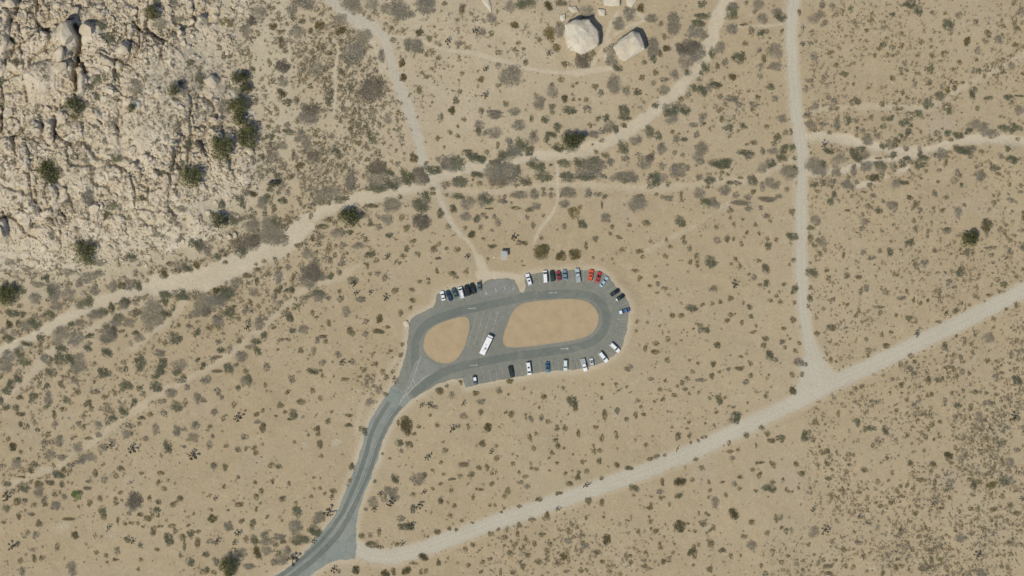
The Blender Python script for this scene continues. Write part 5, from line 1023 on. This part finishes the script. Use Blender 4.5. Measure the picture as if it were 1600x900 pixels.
LOOK = {'g': "grey leafless shrub", 'm': "dark brown leafless thicket", 'd': "green shrub", 'b': "olive brown shrub", 'y': "yellowish shrub", 'n': "vivid bright green shrub", 't': "dark green juniper", 'j': "spiky joshua tree"}
GRP = {'g': "grey leafless shrubs of the desert", 'm': "dark leafless thickets", 'd': "green shrubs of the desert", 'b': "olive brown desert shrubs", 'y': "yellow flowering shrubs", 'n': "vivid green shrubs", 't': "junipers of the outcrop and wash", 'j': "joshua trees on the plain"}
CATN = {'g': "bare shrub", 'm': "thicket", 'd': "green shrub", 'b': "desert shrub", 'y': "yellow shrub", 'n': "green shrub", 't': "tree", 'j': "joshua tree"}
byk = {}
for v in VEG:
    k = 'b' if v[0] == 'o' else v[0]
    byk.setdefault(k, []).append((k, *v[1:]))
GROUND_R = 1.0
def place(k, px, py, rx, ry):
    x, y = W(px, py)
    z = plant_z(x, y)
    r = max(rx, ry); lab = where(px, py, "%s %s" % (size_word(r), LOOK[k]))
    if k == 'j':
        big = r > 4.2
        tm, cm = random.choice(JP["l" if big else "s"])
        s = max(0.42, 1.0 * (r * S) / (2.3 if big else 1.5))
        root = bpy.data.objects.new("joshua_tree", None); link(root)
        root.empty_display_size = 0.5
        root.location = (x, y, z); root.rotation_euler = (0, 0, random.uniform(0, 6.28)); root.scale = (s, s, s)
        obj("trunk", tm, root); obj("crown", cm, root)
        return tag(root, lab, CATN[k], GRP[k])
    R = r * S
    sz = "s" if R < 1.05 else "m" if R < 1.9 else "l" if R < 3.2 else "x"
    me = random.choice(PR['w' if (k == 'b' and min(rx, ry) > 5.8) else k][sz])
    h = (0.55 + 0.25 * R) * random.uniform(0.8, 1.15) * (0.8 if k in 'g' else 1.0)
    if k == 't': h = 1.6 * R + 1.0
    h = min(h, 3.0 if k != 't' else 6.0)
    q_ = 1.22 if k == 't' else 1.15
    q_ = 0.98 if k == 'b' else q_
    sx, sy = rx * S * q_, ry * S * q_
    if k == 't':
        root = bpy.data.objects.new("juniper_tree", None); link(root); root.location = (x, y, z); root.empty_display_size = 0.5
        c = obj("crown", me, root); c.scale = (sx, sy, h); c.location = (0, 0, 0.35 * h)
        t = obj("trunk", TRK, root); t.scale = (h, h, h * 1.3)
        return tag(root, lab, CATN[k], GRP[k])
    o = obj(NM[k], me, loc=(x, y, z))
    o.scale = (sx, sy, h)
    if abs(rx - ry) < 0.15 * r: o.rotation_euler = (0, 0, random.uniform(0, 6.28))
    else: o.rotation_euler = (0, 0, random.choice((0, math.pi)))
    return tag(o, lab, CATN[k], GRP[k])
for grp in (('g', 'm'), ('d',), ('b',), ('y',), ('n',), ('t',), ('j',)):
    L = [v for k in grp for v in byk.get(k, [])]
    L = [v for v in L if -4 < v[1] < 1604 and -4 < v[2] < 904]
    L.sort(key=lambda v: -v[3] * v[4])
    for i, v in enumerate(L):
        x, y = W(v[1], v[2])
        if gf(lotd, x, y) > -0.1: continue
        if i < 298: place(*v)
        else: stuffbin.append(v)

# small low brush: past counting, one object per look
occ = [(v[1], v[2], v[3]) for v in VEG]
cellocc = {}
for a, b, c in occ: cellocc.setdefault((int(a // 20), int(b // 20)), []).append((a, b, c))
def density(px, py):      # plants per 1000 square photo pixels
    d = 0.85
    d += 14.0 * math.exp(-(((px - 485) / 105) ** 2 + ((py - 150) / 190) ** 2))
    d += 2.2 * math.exp(-(((px - 760) / 150) ** 2 + ((py - 60) / 90) ** 2))
    d += 2.2 * math.exp(-(((px - 1130) / 130) ** 2 + ((py - 150) / 130) ** 2))
    if px > 1262: d += 2.6
    d += 6.5 * (1 / (1 + math.exp(-((px - 1440) / 45 + (py - 740) / 60)))) * (1 if py > 560 else 0.2)
    d += 6.5 * math.exp(-(((px - 880) / 150) ** 2 + ((py - 860) / 45) ** 2))
    d += 4 * math.exp(-(((px - 1350) / 160) ** 2 + ((py - 880) / 40) ** 2))
    d += 1.8 * math.exp(-((px / 260) ** 2 + ((py - 720) / 180) ** 2))
    d += 3.0 * math.exp(-(((px - 360) / 90) ** 2 + ((py - 470) / 60) ** 2))
    d += 4.0 * math.exp(-(((px - 590) / 28) ** 2 + ((py - 590) / 40) ** 2))
    d += 1.2 * math.exp(-(((px - 1070) / 90) ** 2 + ((py - 640) / 90) ** 2))
    d += 1.6 * math.exp(-(((px - 400) / 60) ** 2 + ((py - 840) / 60) ** 2))
    if px < 400 and py < 430: d = max(d, 3.5)
    d += 2.0 * math.exp(-(((px - 120) / 190) ** 2 + ((py - 560) / 90) ** 2))
    d += 7.0 * math.exp(-(((px - 150) / 200) ** 2 + ((py - 445) / 34) ** 2))
    return d
patch = fbm(GX, GY, 11, 3, 61)
MINI = {}
for i in range(16):
    MINI[i] = crown_np(900 + i, 18 if i < 8 else 26, 2, leaf=0.34 if i < 8 else 0.28, spread=0.3, ragged=0.3, inner=0.15)
def brush(name, items, mat, label):
    VV, FF, TT, n = [], [], [], 0
    for x, y, z, r, h, sd in items:
        v, f, t = MINI[sd]
        a = random.uniform(0, 6.28); c, s = math.cos(a), math.sin(a)
        e = random.uniform(0.85, 1.18)
        vx = v[:, 0] * r * e; vy = v[:, 1] * r / e
        VV.append(np.stack([vx * c - vy * s + x, vx * s + vy * c + y, v[:, 2] * h + z + 0.02], -1)); FF.append(f + n)
        TT.append(np.clip(t + random.uniform(-0.35, 0.35), 0, 1)); n += len(v)
    me = leaf_mesh(name, np.concatenate(VV), np.concatenate(FF), np.concatenate(TT), mat)
    tag(obj(name, me), label, "brush", kind="stuff")
items = []
cand = 0
for k in range(210000):
    px = random.uniform(-30, 1630); py = random.uniform(-30, 930)
    x, y = W(px, py)
    pd = gf(patch, x, y)
    dn = density(px, py) * (0.15 + 3.4 * max(0, pd - 0.27))
    s_, w_ = gf(sc, x, y), gf(sw, x, y)
    if -2.6 < s_ < 0: dn *= 2.4
    if -4.5 < w_ < 0: dn *= 2.2
    if random.random() > dn / 20.0: continue
    e = gf(rsdG, x, y)
    if e > 4 and random.random() < 0.2: continue
    if gf(lotd, x, y) > -1.0 or gf(sg, x, y) > -0.3 or gf(sw, x, y) > -0.2 or gf(spth, x, y) > -0.1: continue
    if gf(sc, x, y) > 0 and random.random() < 0.9: continue
    if gf(lotd, x, y) > -7 and random.random() < 0.7: continue
    ok = True
    ci, cj = int(px // 20), int(py // 20)
    for di in (-1, 0, 1):
        for dj in (-1, 0, 1):
            for a, b, c in cellocc.get((ci + di, cj + dj), ()):
                if (px - a) ** 2 + (py - b) ** 2 < (c * 0.9 + 0.5) ** 2: ok = False; break
            if not ok: break
        if not ok: break
    if not ok: continue
    r = min(1.15, 0.20 + 0.22 * random.expovariate(1.0))
    if density(px, py) < 2.5: r *= 0.72
    elif px < 700: r *= 1.25
    items.append((x, y, plant_z(x, y), r, 0.15 + 0.5 * r, random.randrange(16)))
print("brush", len(items), "stuffbin", len(stuffbin))
random.shuffle(items)
brush("low_brush", items[::2], M_F['s'], "countless low tufts of dry tan desert brush over the whole plain")
brush("low_brush", items[1::4], M_F['u'], "countless low tufts of grey twiggy brush over the whole plain")
brush("low_brush", items[3::4], M_F['v'], "countless low tufts of darker olive brush over the whole plain")
its = {}
for k, px, py, rx, ry in stuffbin:
    x, y = W(px, py); its.setdefault(k, []).append((px, py, rx, ry))
for k, L in its.items():
    VV, FF, TT, n = [], [], [], 0
    for px, py, rx, ry in L:
        x, y = W(px, py); z = plant_z(x, y)
        v, f, t = crown_np(random.randrange(99999), 90, 3, leaf=0.19)
        VV.append(np.stack([v[:, 0] * rx * S * 1.06 + x, v[:, 1] * ry * S * 1.06 + y, v[:, 2] * (0.4 + 0.3 * max(rx, ry) * S) + z], -1)); FF.append(f + n); TT.append(t); n += len(v)
    me = leaf_mesh("small_shrubs", np.concatenate(VV), np.concatenate(FF), np.concatenate(TT), M_F[k])
    tag(obj("small_shrubs", me), "the many smaller %ss scattered across the plain" % LOOK[k], "shrubs", kind="stuff")
# ------------------------------------------------------------------ vehicles
M_GLASS = simple("car_glass", (0.012, 0.022, 0.028), 0.12, spec=0.6)
M_TYRE = simple("tyre_rubber", (0.02, 0.02, 0.02), 0.9)
M_RIM = simple("wheel_rim", (0.35, 0.35, 0.36), 0.35, 0.8)
M_LAMP = simple("lamp_lens", (0.7, 0.7, 0.68), 0.15)
M_TAIL = simple("tail_lens", (0.35, 0.02, 0.02), 0.2)
M_TRIM = simple("black_trim", (0.03, 0.03, 0.03), 0.7)
PAINT = {}
def paint(name, col, metal=0.0):
    if name not in PAINT:
        m = simple("paint_" + name, col, 0.32, metal, 0.5)
        b = m.node_tree.nodes["Principled BSDF"]; b.inputs["Coat Weight"].default_value = 0.5; b.inputs["Coat Roughness"].default_value = 0.08
        PAINT[name] = m
    return PAINT[name]
# profiles: along x (front +x). body stations: (x, half width, sill z, top z)
KIND = {
 "sedan":  dict(L=4.6, W=1.78, st=[(2.30, .62, .35, .55), (2.15, .80, .25, .72), (1.3, .88, .22, .86), (0.9, .89, .22, .92), (-1.4, .89, .22, .96), (-2.1, .84, .25, .93), (-2.30, .68, .4, .70)],
                cab=(0.95, 0.25, -0.95, -1.65, 1.42), wb=(1.35, -1.35), wr=.32),
 "hatch":  dict(L=3.7, W=1.70, st=[(1.85, .60, .35, .60), (1.72, .77, .25, .78), (1.0, .84, .22, .90), (-1.3, .85, .22, .95), (-1.72, .80, .25, .93), (-1.85, .68, .4, .80)],
                cab=(0.85, 0.25, -1.25, -1.70, 1.46), wb=(1.15, -1.15), wr=.31),
 "suv":    dict(L=4.8, W=1.92, st=[(2.40, .70, .42, .70), (2.25, .88, .32, .92), (1.4, .95, .28, 1.05), (-2.1, .96, .28, 1.10), (-2.32, .90, .32, 1.08), (-2.40, .80, .45, .95)],
                cab=(1.15, 0.55, -2.0, -2.30, 1.76), wb=(1.42, -1.42), wr=.37),
 "van":    dict(L=5.2, W=2.0, st=[(2.60, .72, .42, .75), (2.45, .92, .32, .98), (1.9, .98, .28, 1.12), (-2.4, 1.0, .28, 1.15), (-2.60, .94, .4, 1.10)],
                cab=(1.85, 1.10, -2.40, -2.54, 2.0), wb=(1.6, -1.6), wr=.36),
 "pickup": dict(L=5.9, W=1.98, st=[(2.95, .72, .45, .75), (2.78, .92, .35, 1.0), (1.7, .98, .32, 1.12), (-0.6, .99, .32, 1.12), (-2.75, .98, .38, 1.10), (-2.95, .92, .5, 1.05)],
                cab=(1.35, 0.75, -0.45, -0.72, 1.85), wb=(1.85, -1.75), wr=.40, bed=True),
}
def car_meshes(kind):
    K = KIND[kind]; bm = bmesh.new(); rings = []
    for x, hw, z0, z1 in K["st"]:
        ys = [(-hw * .92, z0), (-hw, z0 + (z1 - z0) * .35), (-hw, z0 + (z1 - z0) * .72), (-hw * .88, z1), (0, z1 + .03), (hw * .88, z1), (hw, z0 + (z1 - z0) * .72), (hw, z0 + (z1 - z0) * .35), (hw * .92, z0)]
        rings.append([bm.verts.new((x, y, z)) for y, z in ys])
    for a, b in zip(rings[:-1], rings[1:]):
        for i in range(len(a)):
            j = (i + 1) % len(a); bm.faces.new((a[i], a[j], b[j], b[i]))
    bm.faces.new(rings[0]); bm.faces.new(list(reversed(rings[-1])))
    wf, rf, rr, wr_, zt = K["cab"]
    hw = K["W"] / 2
    def ztop(x):
        st = sorted(K["st"]); 
        for a, b in zip(st[:-1], st[1:]):
            if a[0] <= x <= b[0]: t = (x - a[0]) / (b[0] - a[0]); return a[3] + (b[3] - a[3]) * t
        return st[0][3]
    zb_f, zb_r = ztop(wf) - .02, ztop(wr_) - .02
    lo, hi = hw * .90, hw * .74
    P = {"wl": (wf, lo, zb_f), "wr": (wf, -lo, zb_f), "rl": (rf, hi, zt - .03), "rr": (rf, -hi, zt - .03), "bl": (rr, hi, zt - .02), "br": (rr, -hi, zt - .02), "tl": (wr_, lo, zb_r), "tr": (wr_, -lo, zb_r), "ml": ((rf + rr) / 2, hi, zt), "mr": ((rf + rr) / 2, -hi, zt), "mc": ((rf + rr) / 2, 0, zt + .03)}
    v = {k: bm.verts.new(p) for k, p in P.items()}
    for f in (("wl", "wr", "rr", "rl"), ("tr", "tl", "bl", "br"), ("rl", "rr", "mr", "mc", "ml"), ("ml", "mc", "mr", "br", "bl"), ("wl", "rl", "ml", "bl", "tl"), ("wr", "tr", "br", "mr", "rr")):
        bm.faces.new([v[k] for k in f])
    bmesh.ops.bevel(bm, geom=[e for e in bm.edges if e.calc_length() > .3], offset=.035, segments=2, affect='EDGES', clamp_overlap=True)
    if K.get("bed"):
        add_box(bm, (-1.82, 0.93, 1.17), (2.1, .10, .16)); add_box(bm, (-1.82, -0.93, 1.17), (2.1, .10, .16)); add_box(bm, (-2.86, 0, 1.15), (.10, 1.76, .18))
    out = {"body": bm_mesh("body", bm, M_TRIM)}
    def panel(name, a, b, c, d, inset=0.10, off=0.015):
        A, B, C_, D = (Vector(P[k]) if isinstance(k, str) else Vector(k) for k in (a, b, c, d))
        cen = (A + B + C_ + D) / 4; n = (C_ - A).cross(D - B).normalized()
        if n.dot(cen - Vector((0, 0, 1))) < 0: n = -n
        q = bmesh.new()
        vs = [q.verts.new(p + (cen - p) * inset + n * off) for p in (A, B, C_, D)]
        ws = [q.verts.new(p + (cen - p) * inset - n * .03) for p in (A, B, C_, D)]
        q.faces.new(vs); q.faces.new(list(reversed(ws)))
        for i in range(4): q.faces.new((vs[i], ws[i], ws[(i + 1) % 4], vs[(i + 1) % 4]))
        out.setdefault(name, []).append(bm_mesh(name, q, M_GLASS))
    panel("windscreen", "wl", "wr", "rr", "rl", 0.07)
    panel("rear_window", "tl", "tr", "br", "bl", 0.12)
    panel("side_window", "wl", "rl", "bl", "tl", 0.14); panel("side_window", "wr", "rr", "br", "tr", 0.14)
    q = bmesh.new(); add_cyl(q, (0, -.11, 0), (0, .11, 0), K["wr"], K["wr"], 18); out["wheel"] = bm_mesh("wheel", q, M_TYRE)
    q = bmesh.new(); add_cyl(q, (0, -.118, 0), (0, .118, 0), K["wr"] * .6, K["wr"] * .6, 12); out["rim"] = bm_mesh("rim", q, M_RIM)
    q = bmesh.new(); add_box(q, (0, 0, 0), (.14, .34, .14), bevel=.03); out["headlight"] = bm_mesh("headlight", q, M_LAMP)
    q = bmesh.new(); add_box(q, (0, 0, 0), (.10, .26, .18), bevel=.03); out["tail_light"] = bm_mesh("tail_light", q, M_TAIL)
    q = bmesh.new(); add_box(q, (0, 0, 0), (.16, .20, .13), bevel=.03); out["mirror"] = bm_mesh("mirror", q, M_TRIM)
    q = bmesh.new()
    for y in (-.52, .52): add_box(q, ((rf + rr) / 2, y, zt + .07), (abs(rf - rr) * .8, .05, .05))
    for k in (-.3, .3): add_box(q, ((rf + rr) / 2 + k * abs(rf - rr), 0, zt + .09), (.06, 1.2, .03))
    out["roof_rack"] = bm_mesh("roof_rack", q, M_TRIM)
    if K.get("bed"):
        q = bmesh.new(); add_box(q, (-1.82, 0, 1.15), (1.98, 1.74, .012)); out["cargo_bed"] = bm_mesh("cargo_bed", q, M_TRIM)
    q = bmesh.new()   # tinted sunroof
    add_box(q, ((rf + rr) / 2 + .25, 0, zt + .03), (.7, .8, .02)); out["sunroof"] = bm_mesh("sunroof", q, M_GLASS)
    return out
CM = {k: car_meshes(k) for k in KIND}
def car(kind, name, cat, label, col, a, b, extras=(), roofcol=None):
    """a, b: rear and front ends in photo pixels"""
    K = KIND[kind]; M = CM[kind]
    (ax, ay), (bx, by) = W(*a), W(*b)
    root = bpy.data.objects.new(name, None); link(root); root.empty_display_size = 1
    root.location = ((ax + bx) / 2, (ay + by) / 2, 0.068); root.rotation_euler = (0, 0, math.atan2(by - ay, bx - ax))
    Lp = math.hypot(bx - ax, by - ay); s = min(1.12, max(0.92, Lp / K["L"])); root.scale = (s, 1.0, 1.0)
    pm = paint(*col)
    def part(n, me, loc=(0, 0, 0), mat=None, parent=root):
        o = obj(n, me, parent, loc)
        if mat: o.material_slots[0].link = 'OBJECT'; o.material_slots[0].material = mat
        return o
    part("body", M["body"], mat=pm)
    part("windscreen", M["windscreen"][0]); part("rear_window", M["rear_window"][0])
    for m in M["side_window"]: part("side_window", m)
    hw = K["W"] / 2
    for wx in K["wb"]:
        for sy in (1, -1):
            w = part("wheel", M["wheel"], (wx, sy * (hw - .10), K["wr"])); part("rim", M["rim"], parent=w)
    z = K["st"][1][3] - .12
    for sy in (1, -1):
        part("headlight", M["headlight"], (K["st"][1][0] + .02, sy * (K["st"][1][1] - .22), z - .05))
        part("tail_light", M["tail_light"], (K["st"][-1][0] + .05, sy * (K["st"][-1][1] - .12), K["st"][-1][3] - .1))
        part("mirror", M["mirror"], (K["cab"][0] - .15, sy * (hw + .02), K["st"][2][3] + .06))
    if K.get("bed"): part("cargo_bed", M["cargo_bed"], mat=paint("bed_liner", (0.33, 0.34, 0.35)))
    if "rack" in extras: part("roof_rack", M["roof_rack"])
    if "sun" in extras: part("sunroof", M["sunroof"])
    return tag(root, label, cat, "vehicles parked around the lot")
WHT = ("white", (0.72, 0.72, 0.71)); WH2 = ("silver_white", (0.60, 0.62, 0.63)); NAVY = ("navy", (0.018, 0.035, 0.075)); TEAL = ("slate_teal", (0.055, 0.10, 0.115)); BLK = ("black", (0.010, 0.018, 0.018))
GRN = ("dark_green", (0.012, 0.035, 0.028)); MAR = ("maroon", (0.30, 0.035, 0.040)); SLT = ("blue_grey", (0.16, 0.24, 0.30)); SIL = ("silver", (0.50, 0.53, 0.55), 0.3); ORG = ("orange_red", (0.72, 0.085, 0.025)); RED = ("red", (0.50, 0.035, 0.030))
BLU = ("blue", (0.035, 0.085, 0.24)); PB = ("pale_blue", (0.34, 0.43, 0.50)); STB = ("steel_blue", (0.06, 0.13, 0.23))
car("sedan", "parked_car", "car", "small white car at the left end of the upper left row", WHT, (693.4, 468.5), (690.2, 455.5))
car("sedan", "parked_car", "car", "dark navy car, second from the left in the upper left row", NAVY, (705.3, 470), (698.4, 454))
car("sedan", "parked_car", "car", "slate teal car between the navy car and the white van", TEAL, (714, 465), (707.6, 450))
car("van", "parked_van", "van", "white van in the middle of the upper left row beside a black car", WHT, (723.3, 466), (718.2, 448.5), ("rack",))
car("suv", "parked_suv", "suv", "wide black suv right beside the white van in the upper left row", BLK, (732.5, 462), (728.4, 445.2), ("rack",))
car("suv", "parked_suv", "suv", "black suv between the wider black suv and the teal hatchback", BLK, (740.8, 459), (736.6, 442.5))
car("hatch", "parked_car", "car", "dark teal hatchback with pale bonnet shine at the right end of the upper left row", TEAL, (748.0, 441.2), (750.2, 454.2))
car("suv", "parked_suv", "suv", "lone white suv at the left start of the upper right row", WHT, (829.2, 446.5), (823.2, 427.2), ("sun",))
car("van", "parked_van", "van", "white van beside the dark green car in the upper row", WHT, (852.6, 442), (851.2, 422.5))
car("suv", "parked_suv", "suv", "dark green suv between the white van and the maroon car", GRN, (864.0, 439.5), (862.2, 422.6))
car("sedan", "parked_car", "car", "maroon car with dark roof beside the dark green suv", MAR, (874.2, 438.6), (871.8, 422.8), ("sun",))
car("sedan", "parked_car", "car", "blue grey sedan right of the maroon car", SLT, (883.3, 437.6), (882.0, 421.2))
car("pickup", "parked_pickup", "pickup truck", "long silver pickup standing alone in the middle of the upper right row", SIL, (904.0, 441.2), (901.6, 419.4))
car("suv", "parked_suv", "suv", "bright orange red suv near the upper right corner of the lot", ORG, (921.8, 438.2), (924.8, 421.2), ("sun",))
car("sedan", "parked_car", "car", "dark red car between the orange red suv and the pale blue car", RED, (932.4, 441.2), (937.6, 424.8), ("sun",))
car("sedan", "parked_car", "car", "pale blue silver car parked at a slant where the lot curves", PB, (938.2, 447.6), (949.4, 432.6))
car("sedan", "parked_car", "car", "black car on the upper right curve, left of the other dark car", BLK, (954.2, 461.6), (967.4, 452.4))
car("sedan", "parked_car", "car", "black car with white tail on the right curve, nearest the edge", BLK, (962.6, 469.2), (975.2, 460.8))
car("sedan", "parked_car", "car", "blue car with pale bonnet alone on the right end of the lot, pointing sideways", SLT, (983.6, 483.4), (967.0, 488.9))
car("suv", "parked_suv", "suv", "white suv at the lower right corner, outermost of the slanted pair", WHT, (953.6, 536.5), (967.6, 549.5))
car("suv", "parked_suv", "suv", "white suv at the lower right corner, innermost of the slanted pair", WHT, (936.0, 549.6), (949.4, 566.0))
car("hatch", "parked_car", "car", "very small white car between the slanted suv and the white pickup", WH2, (925.4, 571.4), (923.6, 560.0), ("sun",))
car("pickup", "parked_pickup", "pickup truck", "white pickup in the lower row beside the very small car", WHT, (909.6, 560.8), (915.4, 579.8))
car("suv", "parked_suv", "suv", "pale grey green suv alone in the lower row near its right end", ("pale_sage", (0.50, 0.55, 0.52)), (883.4, 561.8), (883.6, 579.2))
car("sedan", "parked_car", "car", "blue car alone in the middle of the lower row", STB, (855.0, 565.6), (856.2, 581.8), ("sun",))
car("van", "parked_van", "van", "white van alone in the lower row between the blue car and the black suv", WHT, (825.0, 566.0), (827.6, 585.6), ("sun",))
car("suv", "parked_suv", "suv", "black suv with roof rack in the lower row, tail over a yellow bush", BLK, (796.6, 572.0), (800.8, 590.0), ("rack",))
car("hatch", "parked_car", "car", "steel blue car with pale roof at the left end of the lower row", TEAL, (741.0, 586.6), (743.6, 601.6), ("pale",))

# pale roof panel of the last car and white tail of the black car are parts of their bodies
def add_panel(label_has, name, center, size, mat):
    for o in bpy.data.objects:
        if o.get("label", "").startswith(label_has):
            q = bmesh.new(); add_box(q, center, size, bevel=.02); obj(name, bm_mesh(name, q, mat), o)
add_panel("steel blue car with pale roof", "roof_panel", (-.48, 0, 1.475), (1.35, 1.18, .03), paint(*WHT))
add_panel("black car with white tail", "boot_lid", (-1.92, 0, .985), (.55, 1.35, .03), paint(*WHT))
add_panel("blue car with pale bonnet", "bonnet_panel", (1.50, 0, .915), (1.15, 1.36, .03), paint(*WHT))
add_panel("blue car with pale bonnet", "roof_panel", (-.1, 0, 1.475), (.75, 1.18, .03), paint(*BLU))
add_panel("blue car with pale bonnet", "boot_lid", (-1.92, 0, .985), (.6, 1.45, .03), paint(*BLU))
add_panel("pale grey green suv alone", "roof_panel", (-.70, 0, 1.80), (2.2, 1.30, .03), paint("pale_sage2", (0.58, 0.64, 0.60)))

# motorhome
def motorhome():
    (ax, ay), (bx, by) = W(752.6, 554.0), W(767.4, 523.6)
    root = bpy.data.objects.new("motorhome", None); link(root)
    root.location = ((ax + bx) / 2, (ay + by) / 2, 0.068); root.rotation_euler = (0, 0, math.atan2(by - ay, bx - ax))
    L = math.hypot(bx - ax, by - ay); h = L / 2
    q = bmesh.new(); add_box(q, (-0.55, 0, 1.75), (L - 1.5, 2.45, 2.6), bevel=.12); add_box(q, (h - 1.15, 0, 1.45), (1.8, 2.35, 2.0), bevel=.2)
    obj("body", bm_mesh("body", q, paint("rv_white", (0.78, 0.77, 0.75))), root)
    q = bmesh.new()
    vs = [q.verts.new(p) for p in ((h - 1.25, 1.12, 2.50), (h - 1.25, -1.12, 2.50), (h - .18, -1.08, 1.30), (h - .18, 1.08, 1.30), (h - 1.25, 1.12, 1.3), (h - 1.25, -1.12, 1.3))]
    for f in ((0, 1, 2, 3), (0, 3, 4), (1, 5, 2), (0, 4, 5, 1), (4, 3, 2, 5)): q.faces.new([vs[i] for i in f])
    obj("windscreen", bm_mesh("windscreen", q, simple("blue_glass", (0.10, 0.20, 0.27), 0.15)), root)
    for x in (-2.6, -0.6, 1.4):
        for y in (1.23, -1.23):
            q = bmesh.new(); add_box(q, (x, y, 2.1), (1.1, .04, .6), bevel=.01); obj("side_window", bm_mesh("side_window", q, M_GLASS), root)
    for x, w in ((-2.9, .8), (-0.3, .8)):
        q = bmesh.new(); add_box(q, (x, 0.15, 3.14), (w, .75, .2), bevel=.06); obj("roof_unit", bm_mesh("roof_unit", q, simple("rv_unit", (0.66, 0.66, 0.65), 0.5)), root)
    q = bmesh.new(); add_box(q, (-1.6, -.35, 3.10), (1.0, 1.0, .05), bevel=.01); obj('solar_panel', bm_mesh('solar_panel', q, simple('solar', (.30, .31, .34), .25)), root)
    q = bmesh.new(); add_box(q, (-.55, 1.27, 2.75), (4.6, .12, .14), bevel=.02); obj('awning_roll', bm_mesh('awning_roll', q, M_RIM), root)
    q = bmesh.new(); add_box(q, (1.6, -.4, 3.08), (.5, .5, .08), bevel=.02); obj("roof_vent", bm_mesh("roof_vent", q, M_LAMP), root)
    for x in (h - 1.7, -2.4):
        for y in (1.1, -1.1):
            q = bmesh.new(); add_cyl(q, (0, -.14, 0), (0, .14, 0), .42, .42, 18); w = obj("wheel", bm_mesh("wheel", q, M_TYRE), root, (x, y, .42))
            q = bmesh.new(); add_cyl(q, (0, -.15, 0), (0, .15, 0), .24, .24, 12); obj("rim", bm_mesh("rim", q, M_RIM), w)
    for y in (.85, -.85):
        q = bmesh.new(); add_box(q, (h - .22, y, .85), (.12, .4, .2), bevel=.03); obj("headlight", bm_mesh("headlight", q, M_LAMP), root)
    for y in (1.42, -1.42):
        q = bmesh.new(); add_box(q, (h - .55, y, 1.9), (.2, .3, .42), bevel=.03); add_cyl(q, (h - .6, y * .8, 1.7), (h - .55, y, 1.8), .03, .03, 6); obj("mirror", bm_mesh("mirror", q, M_TRIM), root)
    tag(root, "long white motorhome parked diagonally in the pull through bay between the islands", "motorhome")
motorhome()

# toilet hut
def hut():
    x, y = W(787.5, 397); z = gz(x, y)
    root = bpy.data.objects.new("toilet_hut", None); link(root); root.location = (x, y, z); root.rotation_euler = (0, 0, 0.04)
    mw = simple("hut_wall", (0.30, 0.24, 0.17), 0.9, var=0.12)
    mr = simple("hut_roof", (0.33, 0.32, 0.315), 0.7, var=0.06, vscale=1)
    q = bmesh.new(); add_box(q, (0, 0, 1.15), (2.5, 2.1, 2.5), bevel=.02); obj("wall", bm_mesh("wall", q, mw), root)
    q = bmesh.new(); a = (1.55, 1.35)
    vs = [q.verts.new(p) for p in ((-a[0], -a[1], 2.35), (a[0], -a[1], 2.35), (a[0], a[1], 2.62), (-a[0], a[1], 2.62), (-a[0], -a[1], 2.50), (a[0], -a[1], 2.50), (a[0], a[1], 2.86), (-a[0], a[1], 2.86))]
    for f in ((0, 3, 2, 1), (4, 5, 6, 7), (0, 1, 5, 4), (1, 2, 6, 5), (2, 3, 7, 6), (3, 0, 4, 7)): q.faces.new([vs[i] for i in f])
    rf = obj("roof", bm_mesh("roof", q, mr), root)
    q = bmesh.new(); add_cyl(q, (0.9, .8, 2.3), (.9, .8, 3.7), .14, .14, 12); add_cyl(q, (.9, .8, 3.72), (.9, .8, 3.85), .2, .12, 12); obj("vent_pipe", bm_mesh("vent_pipe", q, simple("vent_black", (.04, .04, .04), .6)), rf)
    q = bmesh.new(); add_box(q, (-.1, -1.07, .98), (.95, .05, 2.0), bevel=.01); d = obj("door", bm_mesh("door", q, simple("hut_door", (.16, .11, .08), .6)), root)
    q = bmesh.new(); add_box(q, (.25, -1.12, .95), (.14, .05, .04)); obj("handle", bm_mesh("handle", q, M_RIM), d)
    q = bmesh.new(); add_box(q, (0, -1.9, 0.02), (3.0, 1.6, .12), bevel=.02); tag(obj("concrete_pad", bm_mesh("concrete_pad", q, simple("pad_concrete", (.40, .36, .29), .9, var=.08)), root), None)
    tag(root, "small grey roofed toilet hut standing on sand above the parking lot", "toilet hut")
hut()
print("objects", len(bpy.data.objects))
